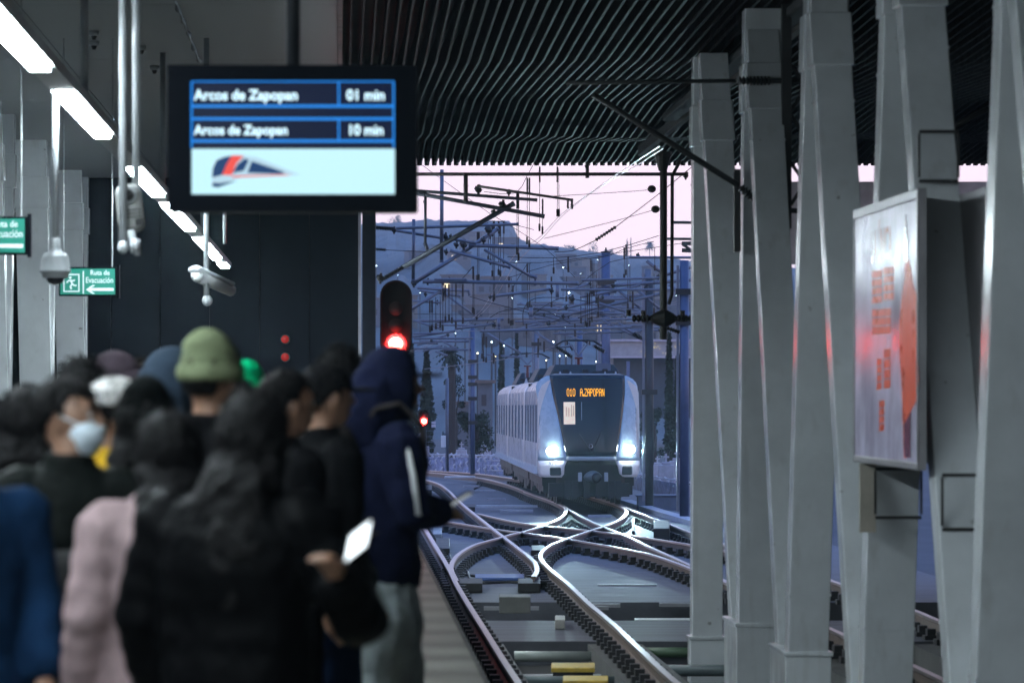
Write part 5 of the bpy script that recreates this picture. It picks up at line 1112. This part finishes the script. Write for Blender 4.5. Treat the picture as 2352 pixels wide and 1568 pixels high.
    for sg in (-1, 1): t_.tube([V_(sg * .088, 0, .92), V_(sg * .10, .01 + sg * stride * .3, .70), V_(sg * .105, .018 + sg * stride * .5, .48), V_(sg * .105, -.005 + sg * stride * .85, .20), V_(sg * .107, -.01 + sg * stride, .07)], [.108 * s, .100 * s * bulk, .085 * s * bulk, .080 * s * bulk, .078 * s * bulk], 14)
    remesh(t_, "trousers", trousers, root, vox, 2, .010 * s, 9)
    for sg in (-1, 1):
        m = MB(); m.tube([V_(sg * .107, y_ + sg * stride, z_) for y_, z_ in ((-.085, .035), (-.03, .055), (.08, .048), (.20, .030))], [.036 * s, .056 * s, .052 * s, .030 * s], 12); m.build("shoe", mat("dark_shoe", (.03, .03, .032), .6), root, True)
    # jacket
    j = MB(); P = [.83, .90, 1.0, 1.12, 1.25, 1.36, 1.43, 1.485]; RX = [.178, .185, .182, .178, .192, .195, .165, .090]; RY = [.128, .135, .130, .128, .142, .132, .108, .080]
    zs, rs = [], []
    for i in range(len(P) - 1):
        k = 5 if puff else 1
        for q in range(k):
            t = q / k; z = P[i] + (P[i + 1] - P[i]) * t; bx_ = puff * abs(math.sin(z * math.pi / .095)); zs.append(V_(0, -.004, z)); rs.append(((RX[i] + (RX[i + 1] - RX[i]) * t + bx_) * s * g, (RY[i] + (RY[i + 1] - RY[i]) * t + bx_) * s * g))
    zs.append(V_(0, -.012, P[-1])); rs.append((RX[-1] * s, RY[-1] * s)); j.tube(zs, rs, 22)
    j.tube([V_(0, -.012, 1.44), V_(0, -.014, 1.525)], [.085 * s, .074 * s], 16)
    for sg, sh, el, wr in arms:
        d = (wr - el).normalized(); n_ = 7; pts = [sh.lerp(el, i / n_) for i in range(n_)] + [el.lerp(wr - d * .0, i / n_) for i in range(n_ + 1)]
        rr = [(.078 - .014 * i / len(pts) * 1.6 + puff * 1.2 * (i % 2)) * s * (1 + (g - 1) * .5) for i in range(len(pts))]; rr[-1] = .042 * s; j.tube(pts, rr, 14); j.ball(sh + V_(-sg * .018, 0, -.012), (.088 * s, .080 * s, .082 * s), 14, 10)
    remesh(j, "jacket", jacket, root, vox, 2, (.012 + puff * .3) * s, 7)
    if stripe:
        for sg, sh, el, wr in arms:
            if sg != stripe[0]: continue
            m = MB(); o1 = V_(sg * .085, .0, .0); o2 = V_(sg * .075, 0, 0); m.tube([sh + o1 * .9 - V_(0, 0, .04), sh.lerp(el, .5) + o1, el + o2 * .95, el.lerp(wr, .35) + V_(sg * .068, 0, -.01)], [(.016 * s, .010 * s)] * 4, 8); m.build("sleeve_stripe", stripe[1], root, True)
    # hair
    def shell(c, rr, cut, name, m, jit=.006):
        def fn(d, q):
            q = q * (1 + jit * 14 * noise.noise(d * 4.5 + Vector((x * .01, 0, 0))) * .25 + jit * 6 * noise.noise(d * 15) * .3)
            if cut(d): return q * .72
            return q
        mm_ = MB(); mm_.ball(c, rr, 40, 28, fn=fn)
        if name == "hair":
            rn = random.Random(int(x * 3 + 11)); cnt = 0; cur = hair == "curly"
            while cnt < 420:
                d = Vector((rn.gauss(0, 1), rn.gauss(0, 1), rn.gauss(0, 1))).normalized()
                if cut(d): continue
                cnt += 1; q = fn(d, Vector((d.x * rr[0], d.y * rr[1], d.z * rr[2]))); p = c + q * .97
                tg = Vector((rn.gauss(0, .5), -.55 + rn.gauss(0, .4), -.9 * d.z - .35 + rn.gauss(0, .4))); tg = (tg - d * tg.dot(d)).normalized(); sd = d.cross(tg).normalized()
                L = rn.uniform(.02, .045) * s * (1.3 if cur else 1); w_ = .0035 * s; p2 = p + (tg * .75 + d * (.5 if cur else .28)) * L; p3 = p2 + (tg * 1.0 + d * rn.uniform(-.5, .1)) * L * .8
                mm_.face([p - sd * w_, p + sd * w_, p2 + sd * w_ * .8, p2 - sd * w_ * .8]); mm_.face([p2 - sd * w_ * .8, p2 + sd * w_ * .8, p3])
        return spin(mm_.build(name, m, root, True))
    if hair in ("short", "curly"):
        k = 1.10 if hair == "curly" else 1.0
        shell(hc + V_(0, -.010, .022), (.087 * s * k, .104 * s * k, .108 * s * k), lambda d: (d.y > .30 and d.z < .50 - .15 * (1 - abs(d.x))) or (d.z < -.42 and d.y > -.45) or d.z < -.78 or (abs(d.x) > .7 and d.z < -.05 and d.y > -.3), "hair", hm_, .02 if hair == "curly" else .010)
    elif hair in ("long", "bob"):
        shell(hc + V_(0, -.012, .015), (.100 * s, .112 * s, .118 * s), lambda d: d.y > .45 and d.z < .45, "hair", hm_, .012)
        zb = 1.16 if hair == "long" else 1.47; m = MB(); m.tube([hc + V_(0, -.02, .03), hc + V_(0, -.035, -.07), V_(hx, -.075, 1.47), V_(hx, -.12, (1.47 + zb) / 2 if hair == "long" else 1.47), V_(hx, -.13 if hair == "long" else -.08, zb)], [(.098 * s, .085 * s), (.108 * s, .085 * s), (.118 * s, .070 * s), (.120 * s, .055 * s), (.075 * s, .03 * s)], 20)
        spin(remesh(m, "hair_fall", hm_, root, .012, 1, .022 * s, 22)) if turn and hair == "bob" else remesh(m, "hair_fall", hm_, root, .012, 1, .022 * s, 22)
    if hat == "beanie":
        m = MB(); m.ball(hc + V_(0, -.012, .030), (.094 * s, .112 * s, .135 * s), 30, 20, fn=lambda d, q: Vector((q.x, q.y - (.02 * s if d.z > .5 else 0), max(q.z, -.022 * s)))); spin(m.build("beanie", hatm, root, True))
        m = MB(); pts = [hc + V_(.094 * math.cos(a), -.012 + .112 * math.sin(a), .020) for a in [2 * math.pi * i / 28 for i in range(29)]]; m.tube(pts, [(.012 * s, .028 * s)] * 29, 8, cap=False); spin(m.build("beanie_cuff", hatm, root, True))
    if hat in ("cap", "bucket"):
        m = MB(); m.ball(hc + V_(0, -.010, .045), (.092 * s, .110 * s, .088 * s), 28, 16, fn=lambda d, q: Vector((q.x, q.y, max(q.z, -.012 * s)))); spin(m.build(hat, hatm, root, True))
        m = MB(); m.ball(hc + (V_(0, .115, .030) if hat == "cap" else V_(0, 0, .028)), ((.075 * s, .095 * s, .010 * s) if hat == "cap" else (.14 * s, .16 * s, .012 * s)), 20, 8); spin(m.build("brim", hatm, root, True))
    if hat == "hood":
        def fn(d, q):
            if d.y > .62: return Vector((q.x * .93, q.y * .80, q.z * .95)) * (1 if d.y < .80 else .66)
            return q * (1 + .03 * noise.noise(d * 3))
        m = MB(); m.ball(hc + V_(0, -.015, .005), (.122 * s, .140 * s, .158 * s), 32, 22, fn=fn); spin(m.build("hood", hatm, root, True))
        m = MB(); m.ball(hc + V_(0, .125, .045), (.060 * s, .075 * s, .010 * s), 16, 8); spin(m.build("brim", mat("brim_dark", (.01, .008, .012), .7), root, True))
        m = MB(); m.tube([hc + V_(0, -.045, .04), hc + V_(0, -.085, -.07), V_(0, -.095, 1.47), V_(0, -.075, 1.39)], [(.105 * s, .115 * s), (.128 * s, .13 * s), (.165 * s, .13 * s), (.175 * s, .10 * s)], 20); remesh(m, "hood_drape", hatm, root, .014, 2, .012 * s, 9)
    if mask:
        def fm_(d, q): return q * (1.0 + .02 * math.sin(d.z * 14)) if (d.y > .28 and -.85 < d.z < .12 - .1 * abs(d.x)) else q * .80
        m = MB(); m.ball(hc + V_(0, .022, -.035), (.083 * s, .096 * s, .098 * s), 44, 34, fn=fm_); spin(m.build("face_mask", mask, root, True))
        for sg in (-1, 1): m = MB(); m.tube([hc + V_(sg * .070, .06, -.02), hc + V_(sg * .088, .0, .008)], .003 * s, 6); spin(m.build("mask_loop", mask, root))
        for sg in (-1, 1): m = MB(); m.tube([hc + V_(sg * .014, .097, .036), hc + V_(sg * .05, .084, .034)], .006 * s, 6); spin(m.build("eyebrow", hm_, root))
    return root, s, arms
def place(root, p): return root.matrix_basis @ Vector(p)
def backpack(lab, who, col, strapc, sc=1.0, dz=0.0, dy=0.0):
    root, s, arms = who; c = place(root, (0, (-.21 + dy) * s, (1.18 + dz) * s)); r_ = empty("backpack", lab, "backpack", c, root.rotation_euler.z); s *= sc
    m = MB(); m.ball((0, 0, 0), (.165 * s, .10 * s, .25 * s), 24, 16, fn=lambda d, q: Vector((math.copysign(abs(d.x) ** .6, d.x) * .165 * s, math.copysign(abs(d.y) ** .7, d.y) * .095 * s, math.copysign(abs(d.z) ** .65, d.z) * .25 * s))); m.build("pack", col, r_, True)
    m = MB(); m.ball((0, -.085 * s, -.08 * s), (.12 * s, .05 * s, .11 * s), 18, 12); m.build("front_pocket", col, r_, True)
    for sg in (-1, 1):
        m = MB(); m.tube([(sg * .10 * s, .06 * s, .19 * s), (sg * .115 * s, .13 * s, .285 * s), (sg * .125 * s, .22 * s, .305 * s), (sg * .125 * s, .305 * s, .23 * s), (sg * .13 * s, .325 * s, .08 * s), (sg * .165 * s, .25 * s, -.10 * s), (sg * .15 * s, .06 * s, -.18 * s)], [(.028 * s, .009 * s)] * 7, 8); m.build("strap", strapc, r_, True)
def phone(lab, c, rx, ry, rz, es):
    r_ = empty("phone", lab, "phone", c); r_.rotation_euler = (Matrix.Rotation(R(ry), 3, "Y") @ Matrix.Rotation(R(rz), 3, "Z") @ Matrix.Rotation(R(rx), 3, "X")).to_euler()
    m = MB(); m.box(-.037, .037, -.0045, .0045, -.075, .075); bevel(m.build("phone_case", black, r_), .006, 3)
    m = MB(); m.face([(-.034, -.0055, -.071), (.034, -.0055, -.071), (.034, -.0055, .071), (-.034, -.0055, .071)]); m.build("screen", glow("phone_screen_%d" % int(es * 10), (.85, .95, 1.0), es), r_)

blk = fabric("black_puffer", (.0020, .0020, .0024), .55); navy = fabric("navy_hoodie", (.007, .009, .026)); greyp = fabric("grey_joggers", (.30, .34, .35)); jeans = fabric("dark_denim", (.008, .018, .05)); dk = fabric("charcoal_cloth", (.0035, .0035, .0042)); pink = fabric("dusty_pink", (.26, .185, .19)); yel = fabric("mustard", (.42, .25, .02)); blue = fabric("royal_blue", (.006, .020, .052)); olive = fabric("sage_knit", (.15, .175, .10)); wcap = fabric("white_cap", (.62, .60, .58)); plaid = fabric("plaid_brown", (.03, .022, .028)); slate = fabric("slate_blue", (.025, .037, .055)); grn = fabric("bright_green", (.0, .28, .11)); brn = fabric("brown_hair_tone", (.02, .014, .011), .5)
# front row, nearest the viewer
def pose_to(x, ytop, v, face, extra, target, elbow):
    top = S(x, ytop, v); s = (top.z - 1.1 - extra) / 1.75; q = Matrix.Rotation(-R(face), 3, 'Z') @ (target - Vector((top.x, v, 1.1))); return (elbow, (abs(q.x / s), q.y / s, q.z / s))
PH = S(818, 1240, 10.85)
POSES["hold"] = pose_to(545, 893, 11.2, -28, .012, PH + Vector((-.055, .02, -.085)), (.30, .03, 1.13))
w1 = person("woman with long black hair and a wide black puffer jacket holding a glowing phone", 545, 893, 11.2, -28, blk, dk, ("down", "hold"), "long", puff=.005, girth=1.24, vox=.012, nod=.6, hx=.03)
w2 = person("person with a black bob in a dusty pink jacket in front of the masked boy", 390, 940, 12.1, 14, pink, dk, ("down", "down"), "bob", puff=.007, girth=1.10, vox=.016, nod=.5)
boy = person("boy in a white face mask and dark jacket looking right", 160, 866, 13.0, 6, fabric("dark_green_grey", (.0055, .0068, .0062), .6), jeans, ("down", "pocket"), "short", mask=mat("mask_white", (.62, .70, .76), .8, var=.06), girth=.94, vox=.012, turn=-112)
hood = person("tall hooded man in a navy hoodie and grey joggers looking down at his phone", 868, 786, 17.6, -66, navy, greyp, ("raised", "raised"), "short", "hood", navy, girth=1.24, vox=.013, nod=1.0, stripe=(1, mat("stripe_white", (.6, .62, .64), .6)), bulk=1.75, turn=-12, stride=-.13)
w3 = person("person in a dark round hat standing behind the pink jacket", 335, 868, 13.4, 0, dk, dk, ("down", "down"), "bob", "beanie", fabric("black_knit", (.003, .0036, .0036)), vox=.018)
w4 = person("tall person wearing a sage green knit beanie", 480, 764, 14.6, -30, dk, dk, ("down", "down"), "short", "beanie", olive, vox=.016)
w5 = person("person at the left edge in a blue jacket with a white patch", -34, 905, 12.3, -165, blue, jeans, ("down", "down"), "short", girth=1.05, vox=.018, shift=(-.07, 0))
w6 = person("person with wavy dark hair seen behind the masked boy's shoulder", 62, 886, 14.2, 10, dk, dk, ("down", "down"), "bob", vox=.018)
w7 = person("person in a white and blue cap and mustard hoodie", 258, 862, 14.4, -60, yel, jeans, ("down", "down"), "short", "cap", wcap, vox=.018)
w8 = person("man with short black hair and a bare ear left of the hooded man", 650, 850, 15.6, -60, dk, dk, ("down", "down"), "short", vox=.018)
w9 = person("person in a black cap behind the short haired man", 742, 832, 16.6, -60, dk, jeans, ("down", "down"), "short", "cap", fabric("black_cap", (.006, .006, .007)), vox=.018)
w10 = person("person with dark hair tinged red at the back near the signal", 782, 805, 20.5, -20, dk, dk, ("down", "down"), "curly", vox=.02)
w11 = person("person with short dark hair standing in front of the left steel columns", 186, 830, 18.0, 20, dk, dk, ("down", "down"), "curly", vox=.02)
w12 = person("person in a brown plaid cap at the back of the crowd", 265, 806, 19.5, 60, plaid, dk, ("down", "down"), "short", "hood", plaid, vox=.02)
w13 = person("person with a slate blue hood left of the green beanie", 392, 797, 18.2, -40, slate, dk, ("down", "down"), "short", "hood", slate, vox=.02)
w14 = person("person in a bright green cap peeking out right of the sage beanie", 567, 831, 21.0, 5, dk, jeans, ("down", "down"), "short", "beanie", grn, vox=.02)
w15 = person("person with brown hair between the plaid cap and the slate hood", 325, 838, 20.0, 0, dk, dk, ("down", "down"), "curly", hairmat=brn, vox=.02)
w16 = person("person with dark hair behind the puffer jacket and left of the bare ear", 545, 872, 16.2, -20, dk, dk, ("down", "down"), "short", vox=.02)
w17 = person("person in dark clothes mostly hidden at the far left picture edge", -8, 918, 16.5, -90, slate, dk, ("down", "down"), "short", vox=.02)
root, s, arms = w5; m = MB(); m.ball((.02, .135 * s, 1.27 * s), (.10 * s, .03 * s, .07 * s), 14, 8); m.build('jacket_print', wcap, root, True)
backpack("grey backpack worn by the masked boy", boy, fabric("grey_pack", (.028, .028, .029)), fabric("pink_strap", (.50, .16, .20)), .85, -.16)
backpack("dark brown backpack on the hooded man", hood, fabric("brown_pack", (.016, .014, .014)), fabric("brown_strap", (.035, .03, .031)), 1.1, .04)
L_ = Vector((.33, .91, .25)).normalized(); N_ = Vector((0, -1, 0)); N_ = (N_ - L_ * N_.dot(L_)).normalized(); N_.rotate(Matrix.Rotation(R(52), 3, L_)); W_ = L_.cross(N_)
phone("phone with a bright white screen held by the woman in the puffer", PH, 0, 0, 0, 3.0)
bpy.data.objects["phone"].rotation_euler = Matrix((W_, -N_, L_)).transposed().to_euler()
root, s, arms = hood; a = place(root, arms[0][3] + (arms[0][3] - arms[0][2]).normalized() * .09); b_ = place(root, arms[1][3] + (arms[1][3] - arms[1][2]).normalized() * .09)
phone("phone held in front of the hooded man, tilted away", (a + b_) / 2 + Vector((.03, 0, .04)), 60, 0, 70, 0.4)
# ------------------------------------------------------------------ evening air
HAZE = 0.00022
if HAZE > 0:
    m = MB(); m.box(-900, 1100, -60, 2780, -6.0, 150.0)
    hz = bpy.data.materials.new("evening_air"); hz.use_nodes = True; n = hz.node_tree; n.nodes.clear()
    o_ = n.nodes.new("ShaderNodeOutputMaterial"); vp = n.nodes.new("ShaderNodeVolumePrincipled"); vp.inputs["Density"].default_value = HAZE; vp.inputs["Color"].default_value = (.62, .82, 1, 1); vp.inputs["Anisotropy"].default_value = .74
    n.links.new(vp.outputs[0], o_.inputs["Volume"]); tag(m.build("haze", hz), kind="stuff")
